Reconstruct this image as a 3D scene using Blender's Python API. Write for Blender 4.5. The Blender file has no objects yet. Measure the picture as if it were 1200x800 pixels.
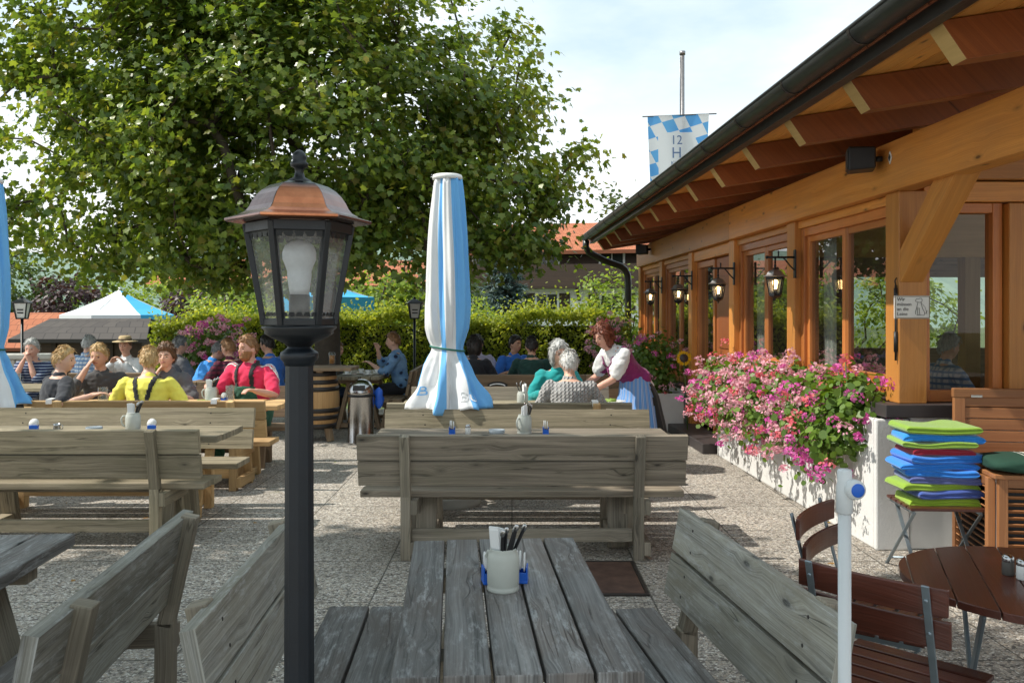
import bpy, bmesh, math, random
import numpy as np
from mathutils import Vector, Matrix, noise as mnoise
R = math.radians
random.seed(7); np.random.seed(7)
scene = bpy.context.scene
COL = scene.collection

# ------------------------------------------------------------------ helpers
def link(name, data, parent=None, loc=None, rz=None):
    o = bpy.data.objects.new(name, data)
    COL.objects.link(o)
    if parent is not None: o.parent = parent
    if loc is not None: o.location = loc
    if rz is not None: o.rotation_euler = (0, 0, rz)
    return o
def tag(o, label=None, cat=None, group=None, kind=None):
    if label: o['label'] = label
    if cat: o['category'] = cat
    if group: o['group'] = group
    if kind: o['kind'] = kind
    return o
def thing(name, label, cat, loc=(0, 0, 0), rz=0.0, group=None):
    return tag(link(name, None, None, loc, rz), label, cat, group)
def copy_tree(o, parent=None):
    c = o.copy(); COL.objects.link(c); c.parent = parent
    for ch in list(o.children): copy_tree(ch, c)
    return c
def dup(o, label, loc, rz=None, group=None):
    c = copy_tree(o); c.location = loc
    if rz is not None: c.rotation_euler = (0, 0, rz)
    c['label'] = label
    if group: c['group'] = group
    return c
def gnd(px, Y): return ((px - 600) / 1000.0 * Y, Y)

class MB:
    """collects shapes for one mesh"""
    def __init__(s): s.v = []; s.f = []; s.m = []; s.uv = []; s.r = []; s.sm = []
    def face(s, idx, uvs, rnd, mi=0, smooth=False):
        s.f.append(idx); s.uv.append(uvs); s.r.append(rnd); s.m.append(mi); s.sm.append(smooth)
    def box(s, c, size, M=None, mi=0, rnd=None, taper=1.0, axis=None):
        rnd = random.random() if rnd is None else rnd
        hx, hy, hz = [d / 2 for d in size]
        L = []
        for z in (-1, 1):
            k = taper if z > 0 else 1
            for y in (-1, 1):
                for x in (-1, 1): L.append(Vector((x * hx * k, y * hy * k, z * hz)))
        b = len(s.v); c = Vector(c)
        for p in L: s.v.append((M @ p if M else p) + c)
        ax = axis if axis is not None else max(range(3), key=lambda i: size[i])
        o1, o2 = [i for i in range(3) if i != ax]
        ou, ov = rnd * 37.7, rnd * 19.3
        for q in ((0, 2, 3, 1), (4, 5, 7, 6), (0, 1, 5, 4), (2, 6, 7, 3), (0, 4, 6, 2), (1, 3, 7, 5)):
            end = abs(L[q[0]][ax] - L[q[1]][ax]) < 1e-9 and abs(L[q[1]][ax] - L[q[2]][ax]) < 1e-9
            s.face([b + i for i in q], [((L[i][ax] + ou + L[i][o2] * .3, L[i][o1] + ov) if end else (L[i][ax] + ou, L[i][o1] + L[i][o2] * 1.03 + ov)) for i in q], rnd, mi)
        return s
    def beam(s, p0, p1, w, h, up=(0, 0, 1), mi=0, rnd=None):
        p0 = Vector(p0); p1 = Vector(p1); d = p1 - p0; l = d.length; x = d.normalized()
        up = Vector(up)
        if abs(x.dot(up)) > .98: up = Vector((0, 1, 0))
        y = up.cross(x).normalized(); z = x.cross(y)
        M = Matrix((x, y, z)).transposed()
        return s.box((p0 + p1) / 2, (l, w, h), M, mi, rnd, axis=0)
    def prism(s, poly, axis, a0, a1, mi=0, rnd=None):
        """extrude a 2d polygon along axis (0,1,2)"""
        rnd = random.random() if rnd is None else rnd
        b = len(s.v); n = len(poly); o = [i for i in range(3) if i != axis]
        for a in (a0, a1):
            for p in poly:
                q = [0, 0, 0]; q[axis] = a; q[o[0]] = p[0]; q[o[1]] = p[1]; s.v.append(Vector(q))
        U = lambda i: (s.v[b + i][axis] + rnd * 37, s.v[b + i][o[0]] + s.v[b + i][o[1]] + rnd * 19)
        s.face([b + i for i in range(n)][::-1], [U(i) for i in range(n)][::-1], rnd, mi)
        s.face([b + n + i for i in range(n)], [U(n + i) for i in range(n)], rnd, mi)
        for i in range(n):
            j = (i + 1) % n; q = (i, j, n + j, n + i)
            s.face([b + k for k in q], [U(k) for k in q], rnd, mi)
        return s
    def tube(s, pts, rad, n=8, mi=0, cap=True, side=None, smooth=True, rnd=None):
        """rad: number, list of numbers or list of (rx, ry)"""
        rnd = random.random() if rnd is None else rnd
        pts = [Vector(p) for p in pts]; k = len(pts)
        if not isinstance(rad, (list, tuple)): rad = [rad] * k
        rad = [(r, r) if not isinstance(r, (list, tuple)) else r for r in rad]
        b = len(s.v); prev = None; ln = 0
        us = []
        for i, p in enumerate(pts):
            t = (pts[min(i + 1, k - 1)] - pts[max(i - 1, 0)])
            t = t.normalized() if t.length > 1e-9 else Vector((0, 0, 1))
            if side is not None: e1 = Vector(side)
            elif prev is not None: e1 = prev
            else: e1 = Vector((1, 0, 0)) if abs(t.x) < .8 else Vector((0, 1, 0))
            e1 = e1 - t * e1.dot(t)
            e1 = e1.normalized(); e2 = t.cross(e1); prev = e1
            if i: ln += (p - pts[i - 1]).length
            us.append(ln)
            for j in range(n):
                a = 2 * math.pi * j / n
                s.v.append(p + e1 * (math.cos(a) * rad[i][0]) + e2 * (math.sin(a) * rad[i][1]))
        for i in range(k - 1):
            for j in range(n):
                j2 = (j + 1) % n
                w = 2 * math.pi * max(rad[i][0], .002) / n
                s.face([b + i * n + j, b + i * n + j2, b + (i + 1) * n + j2, b + (i + 1) * n + j],
                       [(us[i] + rnd * 37, j * w), (us[i] + rnd * 37, (j + 1) * w), (us[i + 1] + rnd * 37, (j + 1) * w), (us[i + 1] + rnd * 37, j * w)], rnd, mi, smooth)
        if cap:
            s.face([b + j for j in range(n)][::-1], [(0, 0)] * n, rnd, mi)
            s.face([b + (k - 1) * n + j for j in range(n)], [(0, 0)] * n, rnd, mi)
        return s
    def limb(s, pts, rad, n=12, side=None):
        """closed tube with rounded ends, for bodies"""
        pts = [Vector(p) for p in pts]
        rad = [(r, r) if not isinstance(r, (list, tuple)) else r for r in rad]
        d0 = (pts[0] - pts[1]).normalized(); d1 = (pts[-1] - pts[-2]).normalized()
        r0 = min(rad[0]); r1 = min(rad[-1])
        sc = lambda r, k: (r[0] * k, r[1] * k)
        P = [pts[0] + d0 * r0 * .9, pts[0] + d0 * r0 * .6] + pts + [pts[-1] + d1 * r1 * .6, pts[-1] + d1 * r1 * .9]
        Q = [sc(rad[0], .35), sc(rad[0], .8)] + rad + [sc(rad[-1], .8), sc(rad[-1], .35)]
        return s.tube(P, Q, n, side=side)
    def lathe(s, prof, n=24, o=(0, 0, 0), M=None, mi=0, smooth=True, rot=0.0, cap=True, rnd=None):
        rnd = random.random() if rnd is None else rnd
        b = len(s.v); o = Vector(o)
        for r, z in prof:
            for j in range(n):
                a = 2 * math.pi * j / n + rot
                p = Vector((r * math.cos(a), r * math.sin(a), z))
                s.v.append((M @ p if M else p) + o)
        for i in range(len(prof) - 1):
            for j in range(n):
                j2 = (j + 1) % n; r = max(prof[i][0], prof[i + 1][0]); w = 2 * math.pi * r / n
                s.face([b + i * n + j, b + i * n + j2, b + (i + 1) * n + j2, b + (i + 1) * n + j],
                       [(prof[i][1], j * w), (prof[i][1], (j + 1) * w), (prof[i + 1][1], (j + 1) * w), (prof[i + 1][1], j * w)], rnd, mi, smooth)
        if cap:
            if prof[0][0] > 1e-4: s.face([b + j for j in range(n)][::-1], [(0, 0)] * n, rnd, mi)
            if prof[-1][0] > 1e-4: s.face([b + (len(prof) - 1) * n + j for j in range(n)], [(0, 0)] * n, rnd, mi)
        return s
    def ball(s, c, r, n=16, m=10, mi=0, M=None):
        if not isinstance(r, (tuple, list)): r = (r, r, r)
        b = len(s.v); c = Vector(c)
        for i in range(m + 1):
            ph = math.pi * i / m
            for j in range(n):
                a = 2 * math.pi * j / n
                p = Vector((r[0] * math.sin(ph) * math.cos(a), r[1] * math.sin(ph) * math.sin(a), -r[2] * math.cos(ph)))
                s.v.append((M @ p if M else p) + c)
        rnd = random.random()
        for i in range(m):
            for j in range(n):
                j2 = (j + 1) % n
                s.face([b + i * n + j, b + i * n + j2, b + (i + 1) * n + j2, b + (i + 1) * n + j], [(i * .01, j * .01)] * 4, rnd, mi, True)
        return s
    def poly(s, pts, mi=0, uvs=None, rnd=None):
        b = len(s.v)
        for p in pts: s.v.append(Vector(p))
        s.face(list(range(b, b + len(pts))), uvs or [(p[0], p[1]) for p in pts], random.random() if rnd is None else rnd, mi)
        return s
    def mesh(s, name, mats):
        me = bpy.data.meshes.new(name)
        me.from_pydata([tuple(v) for v in s.v], [], s.f)
        for m in (mats if isinstance(mats, (list, tuple)) else [mats]): me.materials.append(m)
        uvl = me.uv_layers.new(name='UVMap')
        flat = [c for fu in s.uv for uv in fu for c in uv]
        if len(flat) == len(uvl.data) * 2: uvl.data.foreach_set('uv', flat)
        at = me.attributes.new('rnd', 'FLOAT', 'FACE'); at.data.foreach_set('value', s.r)
        me.polygons.foreach_set('material_index', s.m)
        me.polygons.foreach_set('use_smooth', s.sm)
        me.update()
        return me
    def build(s, name, mats, parent=None, bevel=0.0, loc=None, rz=None, seg=2):
        o = link(name, s.mesh(name, mats), parent, loc, rz)
        if bevel:
            b = o.modifiers.new('bevel', 'BEVEL'); b.width = bevel; b.segments = seg; b.limit_method = 'ANGLE'; b.angle_limit = R(40)
        return o

def np_mesh(name, V, F, mats, rnd=None, parent=None, mi=None, smooth=False):
    """V (n,3); F (m,k) all faces k-gons; rnd per face"""
    me = bpy.data.meshes.new(name)
    n, (m, k) = len(V), F.shape
    me.vertices.add(n); me.vertices.foreach_set('co', np.asarray(V, np.float32).ravel())
    me.loops.add(m * k); me.loops.foreach_set('vertex_index', F.astype(np.int32).ravel())
    me.polygons.add(m); me.polygons.foreach_set('loop_start', np.arange(0, m * k, k, dtype=np.int32))
    me.polygons.foreach_set('loop_total', np.full(m, k, np.int32))
    for mm in (mats if isinstance(mats, (list, tuple)) else [mats]): me.materials.append(mm)
    if rnd is not None:
        at = me.attributes.new('rnd', 'FLOAT', 'FACE'); at.data.foreach_set('value', np.asarray(rnd, np.float32))
    if mi is not None: me.polygons.foreach_set('material_index', np.asarray(mi, np.int32))
    me.polygons.foreach_set('use_smooth', np.full(m, smooth))
    me.update(calc_edges=True); me.validate()
    return link(name, me, parent)

def unit(a): return a / np.maximum(np.linalg.norm(a, axis=1, keepdims=True), 1e-9)
LEAF_MAPLE = np.array([(0, 0), (.22, .08), (.5, .05), (.42, .3), (.55, .58), (.27, .58), (.0, 1.0), (-.27, .58), (-.55, .58), (-.42, .3), (-.5, .05), (-.22, .08)]) * [1, 1]
LEAF_OVAL = np.array([(0, 0), (.27, .25), (.3, .6), (0, 1.0), (-.3, .6), (-.27, .25)])
LEAF_ROUND = np.array([(0, 0), (.4, .1), (.55, .5), (.3, .9), (-.3, .9), (-.55, .5), (-.4, .1)])
NEEDLE = np.array([(-.06, 0), (.06, 0), (.03, 1), (-.03, 1)])
PETAL = np.array([(0, 0), (.45, .4), (.25, 1), (-.25, 1), (-.45, .4)])
def leaves(P, N, size, tmpl, droop=None, fold=.18):
    """leaf polygons at P facing N; returns V,F arrays"""
    n = len(P); k = len(tmpl)
    N = unit(N)
    T = np.random.normal(size=(n, 3)) * .8
    if droop is not None: T = T + droop
    T = unit(T - N * np.sum(T * N, 1, keepdims=True)); B = np.cross(N, T)
    size = np.broadcast_to(np.asarray(size), (n,))
    x = tmpl[:, 0][None, :, None] * size[:, None, None]; y = tmpl[:, 1][None, :, None] * size[:, None, None]
    z = -np.abs(tmpl[:, 0])[None, :, None] * size[:, None, None] * fold - (tmpl[:, 1] ** 2)[None, :, None] * size[:, None, None] * .2
    V = P[:, None, :] + B[:, None, :] * x + T[:, None, :] * y + N[:, None, :] * z
    F = np.arange(n * k).reshape(n, k)
    return V.reshape(-1, 3), F

# ------------------------------------------------------------------ materials
def nt(name):
    m = bpy.data.materials.new(name); m.use_nodes = True
    t = m.node_tree; t.nodes.clear()
    return m, t, t.nodes, t.links
def N(t, typ, **kw):
    n = t.nodes.new(typ)
    for k, v in kw.items():
        if k == 'op': n.operation = v
        elif k == 'blend': n.blend_type = v
        elif k == 'dt': n.data_type = v
        else: n.inputs[k].default_value = v
    return n
def ramp(t, fac, stops):
    r = t.nodes.new('ShaderNodeValToRGB'); e = r.color_ramp.elements
    while len(e) < len(stops): e.new(.5)
    for i, (p, c) in enumerate(stops): e[i].position = p; e[i].color = (*c, 1) if len(c) == 3 else c
    t.links.new(fac, r.inputs[0]); return r.outputs[0]
def mix(t, fac, a, b, blend='MIX'):
    m = t.nodes.new('ShaderNodeMix'); m.data_type = 'RGBA'; m.blend_type = blend
    for val, i in ((fac, 0), (a, 6), (b, 7)):
        if hasattr(val, 'is_linked'): t.links.new(val, m.inputs[i])
        elif i == 0: m.inputs[0].default_value = val
        else: m.inputs[i].default_value = (*val, 1) if len(val) == 3 else val
    return m.outputs[2]
def math_(t, op, a, b=0.0, c=None):
    m = t.nodes.new('ShaderNodeMath'); m.operation = op
    for val, i in ((a, 0), (b, 1)) + (((c, 2),) if c is not None else ()):
        if hasattr(val, 'is_linked'): t.links.new(val, m.inputs[i])
        else: m.inputs[i].default_value = val
    return m.outputs[0]
def bsdf(t, color, rough=.5, metal=0.0, bump=None, bstr=.3, bdist=.01, **kw):
    b = t.nodes.new('ShaderNodeBsdfPrincipled'); o = t.nodes.new('ShaderNodeOutputMaterial')
    for val, nm in ((color, 'Base Color'), (rough, 'Roughness'), (metal, 'Metallic')):
        if hasattr(val, 'is_linked'): t.links.new(val, b.inputs[nm])
        else: b.inputs[nm].default_value = (*val, 1) if nm == 'Base Color' else val
    for k, v in kw.items():
        b.inputs[k.replace('_', ' ')].default_value = v
    if bump is not None:
        bp = N(t, 'ShaderNodeBump', Strength=bstr, Distance=bdist); t.links.new(bump, bp.inputs['Height']); t.links.new(bp.outputs[0], b.inputs['Normal'])
    t.links.new(b.outputs[0], o.inputs[0]); return b
def attr(t, name):
    a = t.nodes.new('ShaderNodeAttribute'); a.attribute_name = name; return a.outputs['Fac']
def coords(t, kind='Object', scale=(1, 1, 1)):
    c = t.nodes.new('ShaderNodeTexCoord'); m = N(t, 'ShaderNodeMapping'); m.inputs['Scale'].default_value = scale
    t.links.new(c.outputs[kind], m.inputs[0]); return m.outputs[0]
def noise(t, vec, scale=5, detail=4, rough=.55, out=0):
    n = N(t, 'ShaderNodeTexNoise', Scale=scale, Detail=detail, Roughness=rough)
    t.links.new(vec, n.inputs['Vector']); return n.outputs[out]
def plain(name, c, rough=.5, metal=0.0, var=.18, scale=12, bstr=.08, **kw):
    m, t, n, l = nt(name); v = coords(t)
    nz = noise(t, v, scale, 5)
    col = mix(t, math_(t, 'MULTIPLY', nz, 1.0), [x * (1 - var) for x in c], [min(1, x * (1 + var)) for x in c])
    fine = noise(t, v, scale * 9, 3)
    rg = math_(t, 'MULTIPLY_ADD', nz, .25, rough - .12)
    bsdf(t, col, rg, metal, fine, bstr, .004, **kw)
    return m
def wood(name, dark, light, rough=.75, stain=(.10, .11, .07), stainamt=.35, scuff=0.0, contrast=1.0, coat=0.0, bdist=.004, knots=True, cracks=0.0):
    m, t, n, l = nt(name)
    # knots bend the grain around them
    vo = N(t, 'ShaderNodeTexVoronoi', Scale=1.0); l.new(coords(t, 'UV', (3.2, 8.5, 1)), vo.inputs['Vector'])
    kd = vo.outputs['Distance']
    sepc = n.new('ShaderNodeSeparateColor'); l.new(vo.outputs['Color'], sepc.inputs[0])
    has = math_(t, 'GREATER_THAN', sepc.outputs[0], .35)
    bend = math_(t, 'MULTIPLY', math_(t, 'MULTIPLY', ramp(t, kd, [(.0, (1, 1, 1)), (.38, (0, 0, 0))]), has), .035 if knots else 0.0)
    uvn = n.new('ShaderNodeTexCoord'); sx = n.new('ShaderNodeSeparateXYZ'); l.new(uvn.outputs['UV'], sx.inputs[0])
    wob = math_(t, 'MULTIPLY', math_(t, 'SUBTRACT', noise(t, coords(t, 'UV', (1.5, 4, 1)), 1.0, 2), .5), .05)
    vv = math_(t, 'ADD', math_(t, 'ADD', sx.outputs[1], bend), wob)
    def gv(su, sv):
        c = n.new('ShaderNodeCombineXYZ'); l.new(math_(t, 'MULTIPLY', sx.outputs[0], su), c.inputs[0]); l.new(math_(t, 'MULTIPLY', vv, sv), c.inputs[1]); return c.outputs[0]
    g1 = noise(t, gv(.7, 26), 1.0, 4, .6)
    g2 = noise(t, gv(2.2, 170), 1.0, 3, .6)
    g3 = noise(t, gv(2.2, 5), 1.0, 5, .65)
    f = math_(t, 'ADD', math_(t, 'MULTIPLY', g1, .55), math_(t, 'MULTIPLY', g2, .45))
    c0 = max(.02, .5 - .17 / contrast); c1 = min(.98, .5 + .17 / contrast)
    col = ramp(t, f, [(c0, dark), (.5, [(a + b) / 2 for a, b in zip(dark, light)]), (c1, light)])
    st = math_(t, 'MULTIPLY', ramp(t, g3, [(.42, (0, 0, 0)), (.66, (1, 1, 1))]), stainamt)
    col = mix(t, st, col, stain)
    tone = math_(t, 'MULTIPLY_ADD', attr(t, 'rnd'), .5, .75)
    tn = n.new('ShaderNodeCombineColor')
    for i in range(3): l.new(tone, tn.inputs[i])
    col = mix(t, 1.0, col, tn.outputs[0], 'MULTIPLY')
    if knots:
        kn = math_(t, 'MULTIPLY', ramp(t, kd, [(.06, (1, 1, 1)), (.10, (.35, .35, .35)), (.2, (0, 0, 0))]), has)
        col = mix(t, math_(t, 'MULTIPLY', kn, .88), col, [x * .22 for x in dark])
    if cracks:
        ck = math_(t, 'ABSOLUTE', math_(t, 'SUBTRACT', noise(t, gv(.45, 13), 1.0, 2, .5), .5))
        cm = math_(t, 'MULTIPLY', ramp(t, ck, [(.002, (1, 1, 1)), (.008, (0, 0, 0))]), ramp(t, g3, [(.45, (0, 0, 0)), (.55, (1, 1, 1))]))
        col = mix(t, math_(t, 'MULTIPLY', cm, cracks), col, [x * .15 for x in dark])
        f = math_(t, 'SUBTRACT', f, math_(t, 'MULTIPLY', cm, .8))
    if scuff:
        s1 = noise(t, coords(t, 'UV', (9, 40, 1)), 1.0, 7, .75)
        s2 = noise(t, coords(t, 'UV', (2.3, 6, 1)), 1.0, 3, .6)
        sf = math_(t, 'MULTIPLY', ramp(t, s1, [(.5, (0, 0, 0)), (.66, (1, 1, 1))]), ramp(t, s2, [(.38, (.05, .05, .05)), (.62, (1, 1, 1))]))
        col = mix(t, math_(t, 'MULTIPLY', sf, scuff), col, (.56, .57, .57))
    b = bsdf(t, col, math_(t, 'MULTIPLY_ADD', g1, .2, rough - .1), 0, f, .7, bdist)
    if coat: b.inputs['Coat Weight'].default_value = coat; b.inputs['Coat Roughness'].default_value = .15
    return m
def leafmat(name, ca, cb, trans=.35, rough=.45, cc=None):
    m, t, n, l = nt(name)
    g = n.new('ShaderNodeNewGeometry')
    rp = g.outputs['Random Per Island']
    stops = [(0, ca), (.86, cb)] + ([(.98, cc)] if cc else [(1, cb)])
    col = ramp(t, rp, stops)
    big = noise(t, coords(t), .9, 3)
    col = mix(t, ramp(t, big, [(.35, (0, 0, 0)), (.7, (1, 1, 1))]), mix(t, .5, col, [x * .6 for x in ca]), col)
    d = N(t, 'ShaderNodeBsdfPrincipled', Roughness=rough); d.inputs['Specular IOR Level'].default_value = .6
    tr = n.new('ShaderNodeBsdfTranslucent'); o = n.new('ShaderNodeOutputMaterial')
    l.new(col, d.inputs['Base Color'])
    tc = mix(t, 1.0, col, (1.5, 1.35, .6), 'MULTIPLY'); l.new(tc, tr.inputs[0])
    ms = N(t, 'ShaderNodeMixShader', Fac=trans); l.new(d.outputs[0], ms.inputs[1]); l.new(tr.outputs[0], ms.inputs[2]); l.new(ms.outputs[0], o.inputs[0])
    return m
def thin_glass(name, tint=(.95, .97, .96), dirt=.04, dirtcol=(.5, .5, .48), refl=1.0):
    m, t, n, l = nt(name)
    lw = N(t, 'ShaderNodeLayerWeight', Blend=.5); frv = math_(t, 'MULTIPLY_ADD', math_(t, 'POWER', lw.outputs['Facing'], 4.0), .9, .045); tb = n.new('ShaderNodeBsdfTransparent'); tb.inputs[0].default_value = (*tint, 1)
    gl = N(t, 'ShaderNodeBsdfAnisotropic', Roughness=.01) if False else n.new('ShaderNodeBsdfGlossy'); gl.inputs['Roughness'].default_value = .006
    df = n.new('ShaderNodeBsdfDiffuse'); df.inputs[0].default_value = (*dirtcol, 1)
    o = n.new('ShaderNodeOutputMaterial')
    nz = noise(t, coords(t), 14, 6, .7)
    m1 = n.new('ShaderNodeMixShader'); l.new(math_(t, 'MULTIPLY', ramp(t, nz, [(.35, (.25, .25, .25)), (.75, (1, 1, 1))]), dirt), m1.inputs[0]); l.new(tb.outputs[0], m1.inputs[1]); l.new(df.outputs[0], m1.inputs[2])
    m2 = n.new('ShaderNodeMixShader'); l.new(math_(t, 'MINIMUM', math_(t, 'MULTIPLY', frv, refl), 1.0), m2.inputs[0]); l.new(m1.outputs[0], m2.inputs[1]); l.new(gl.outputs[0], m2.inputs[2])
    l.new(m2.outputs[0], o.inputs[0]); return m
def emit(name, c, s):
    m, t, n, l = nt(name); e = N(t, 'ShaderNodeEmission', Strength=s); e.inputs[0].default_value = (*c, 1)
    o = n.new('ShaderNodeOutputMaterial'); l.new(e.outputs[0], o.inputs[0]); return m

M = {}
M['wood_grey'] = wood('weathered_grey_wood', (.09, .073, .054), (.42, .35, .265), stain=(.20, .175, .12), stainamt=.5, cracks=.55)
M['wood_front'] = wood('weathered_blue_grey_wood', (.11, .105, .09), (.46, .445, .385), stain=(.20, .175, .12), stainamt=.65, scuff=.55, cracks=.6)
M['wood_table'] = wood('dark_worn_table_wood', (.05, .048, .046), (.27, .26, .25), rough=.55, stain=(.12, .085, .065), stainamt=.6, scuff=.6, contrast=1.3, cracks=.6)
M['wood_olive'] = wood('weathered_olive_wood', (.095, .078, .048), (.46, .385, .265), stain=(.19, .165, .095), stainamt=.55, cracks=.5)
M['wood_new'] = wood('new_brown_wood', (.40, .23, .09), (.70, .48, .24), stain=(.42, .28, .12), stainamt=.3)
M['wood_brown'] = wood('brown_bench_wood', (.15, .095, .055), (.40, .28, .17), stain=(.16, .12, .08))
M['wood_post'] = wood('bench_post_wood', (.125, .105, .08), (.40, .345, .265), stain=(.17, .15, .095), stainamt=.45, cracks=.5)
M['timber'] = wood('orange_timber', (.48, .165, .026), (.76, .34, .075), rough=.5, stain=(.42, .2, .07), stainamt=.3, contrast=.8, coat=.1)
M['timber_red'] = wood('red_brown_timber', (.20, .05, .010), (.38, .11, .025), rough=.5, stain=(.22, .07, .02), contrast=.8, coat=.1)
M['timber_frame'] = wood('window_frame_timber', (.42, .12, .025), (.62, .24, .06), rough=.45, stain=(.3, .1, .03), contrast=.8, coat=.15, knots=False)
M['timber_end'] = wood('pale_cut_timber', (.5, .31, .1), (.68, .46, .18), rough=.6, stain=(.5, .33, .12), contrast=.9, knots=False)
M['soffit'] = wood('soffit_boards', (.66, .27, .045), (.88, .45, .11), rough=.55, stain=(.5, .24, .07), contrast=.8)
M['bistro'] = wood('dark_red_varnished_slats', (.055, .014, .008), (.14, .036, .02), rough=.35, stain=(.05, .012, .008), contrast=.8, coat=.35, knots=False)
M['teak'] = wood('oiled_teak', (.22, .085, .03), (.40, .18, .07), rough=.5, stain=(.24, .1, .04), contrast=.8, knots=False)
M['barrel'] = wood('barrel_oak', (.38, .2, .075), (.58, .36, .16), rough=.55, stain=(.34, .2, .09), knots=False)
M['dark_wood'] = wood('dark_chalet_wood', (.03, .018, .012), (.085, .05, .032), stain=(.05, .03, .02), knots=False)
M['steel'] = plain('galvanised_steel', (.30, .36, .40), .42, .7, .15, 20)
M['chrome'] = plain('polished_steel', (.45, .45, .45), .2, 1.0, .08, 9, .03)
M['lamp_black'] = plain('black_lamp_paint', (.009, .011, .014), .42, 0, .25, 30, .12)
M['pole_black'] = plain('dark_blue_black_pole_paint', (.006, .010, .016), .42, 0, .3, 18, .12)
M['black'] = plain('black_plastic', (.015, .015, .017), .45)
M['dark_metal'] = plain('dark_brown_metal', (.045, .038, .034), .4, .35, .2, 14)
M['gutter'] = plain('patinated_gutter_metal', (.055, .058, .058), .38, .5, .35, 6, .06)
M['white_wall'] = plain('white_render', (.74, .74, .72), .85, 0, .08, 7, .5)
M['white_tube'] = plain('white_plastic_tube', (.70, .73, .74), .35, 0, .04, 10)
M['white'] = plain('white_paint', (.8, .8, .78), .5, 0, .05)
M['stoneware'] = plain('grey_stoneware', (.50, .52, .47), .35, 0, .07, 25)
M['porcelain'] = plain('white_porcelain', (.82, .82, .8), .2, 0, .03)
M['blue_plastic'] = plain('blue_plastic', (.015, .13, .62), .35, 0, .1)
M['paper'] = plain('white_paper', (.83, .83, .82), .8, 0, .04)
M['slate'] = plain('dark_sill_stone', (.05, .042, .042), .5, 0, .25, 14)
M['concrete'] = plain('pale_concrete', (.46, .45, .41), .85, 0, .15, 9, .4)
M['rope'] = plain('green_cord', (.03, .16, .12), .8)
M['red_tile'] = None
M['glass'] = thin_glass('lantern_glass', dirt=.30, dirtcol=(.55, .56, .55))
M['clear'] = thin_glass('drinking_glass', (.92, .95, .95), .1)
M['pane'] = thin_glass('window_pane', (.62, .66, .64), .015, (.4, .4, .4), 1.7)
M['pane_front'] = thin_glass('front_window_pane', (.86, .88, .86), .01, (.4, .4, .4), .8)
M['bulb'] = emit('lit_warm_bulb', (1.0, .62, .25), 9.0)
M['bulb_off'] = plain('frosted_bulb', (.72, .72, .75), .35, 0, .03)
M['beer'] = plain('amber_beer', (.6, .22, .02), .15)
# ------------------------------------------------------------------ ground
def ground_mats():
    m, t, n, l = nt('exposed_aggregate_paving'); v = coords(t)
    vo = N(t, 'ShaderNodeTexVoronoi', Scale=76.0); l.new(v, vo.inputs['Vector'])
    vo2 = N(t, 'ShaderNodeTexVoronoi', Scale=76.0); vo2.feature = 'DISTANCE_TO_EDGE'; l.new(v, vo2.inputs['Vector'])
    sep = n.new('ShaderNodeSeparateColor'); l.new(vo.outputs['Color'], sep.inputs[0])
    peb = ramp(t, sep.outputs[0], [(0, (.10, .088, .08)), (.3, (.43, .395, .345)), (.55, (.72, .66, .57)), (.78, (.60, .50, .39)), (.88, (.93, .89, .82))])
    mort = ramp(t, vo2.outputs['Distance'], [(.0, (0, 0, 0)), (.09, (1, 1, 1))])
    col = mix(t, mort, (.25, .215, .18), peb)
    big = noise(t, v, .9, 5, .6)
    col = mix(t, ramp(t, big, [(.35, (0, 0, 0)), (.68, (.75, .75, .75))]), col, mix(t, .62, col, (.13, .118, .10)))
    moss = noise(t, v, 1.7, 6, .7)
    col = mix(t, math_(t, 'MULTIPLY', ramp(t, moss, [(.62, (0, 0, 0)), (.72, (1, 1, 1))]), .45), col, (.12, .14, .05))
    br = N(t, 'ShaderNodeTexBrick', Scale=1.0); br.offset = 0.0
    br.inputs['Brick Width'].default_value = .8; br.inputs['Row Height'].default_value = .8; br.inputs['Mortar Size'].default_value = .006; br.inputs['Mortar Smooth'].default_value = .3
    l.new(v, br.inputs['Vector'])
    col = mix(t, math_(t, 'MULTIPLY', br.outputs['Fac'], .7), col, (.05, .048, .035))
    h = math_(t, 'SUBTRACT', ramp(t, vo2.outputs['Distance'], [(0, (0, 0, 0)), (.25, (1, 1, 1))]), br.outputs['Fac'])
    bsdf(t, col, .8, 0, h, .8, .006)
    g, t, n, l = nt('meadow_ground'); v = coords(t)
    nz = noise(t, v, .8, 8, .7)
    bsdf(t, ramp(t, nz, [(.3, (.04, .065, .018)), (.7, (.11, .14, .045))]), .9, 0, nz, .6, .05)
    hl, t, n, l = nt('far_wooded_hill'); v = coords(t)
    nz = noise(t, v, .12, 8, .7)
    bsdf(t, ramp(t, nz, [(.3, (.13, .20, .17)), (.7, (.22, .29, .22))]), .95)  # distance haze is mixed into the green of the woods
    return m, g, hl
pav, meadow, hillm = ground_mats()
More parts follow.
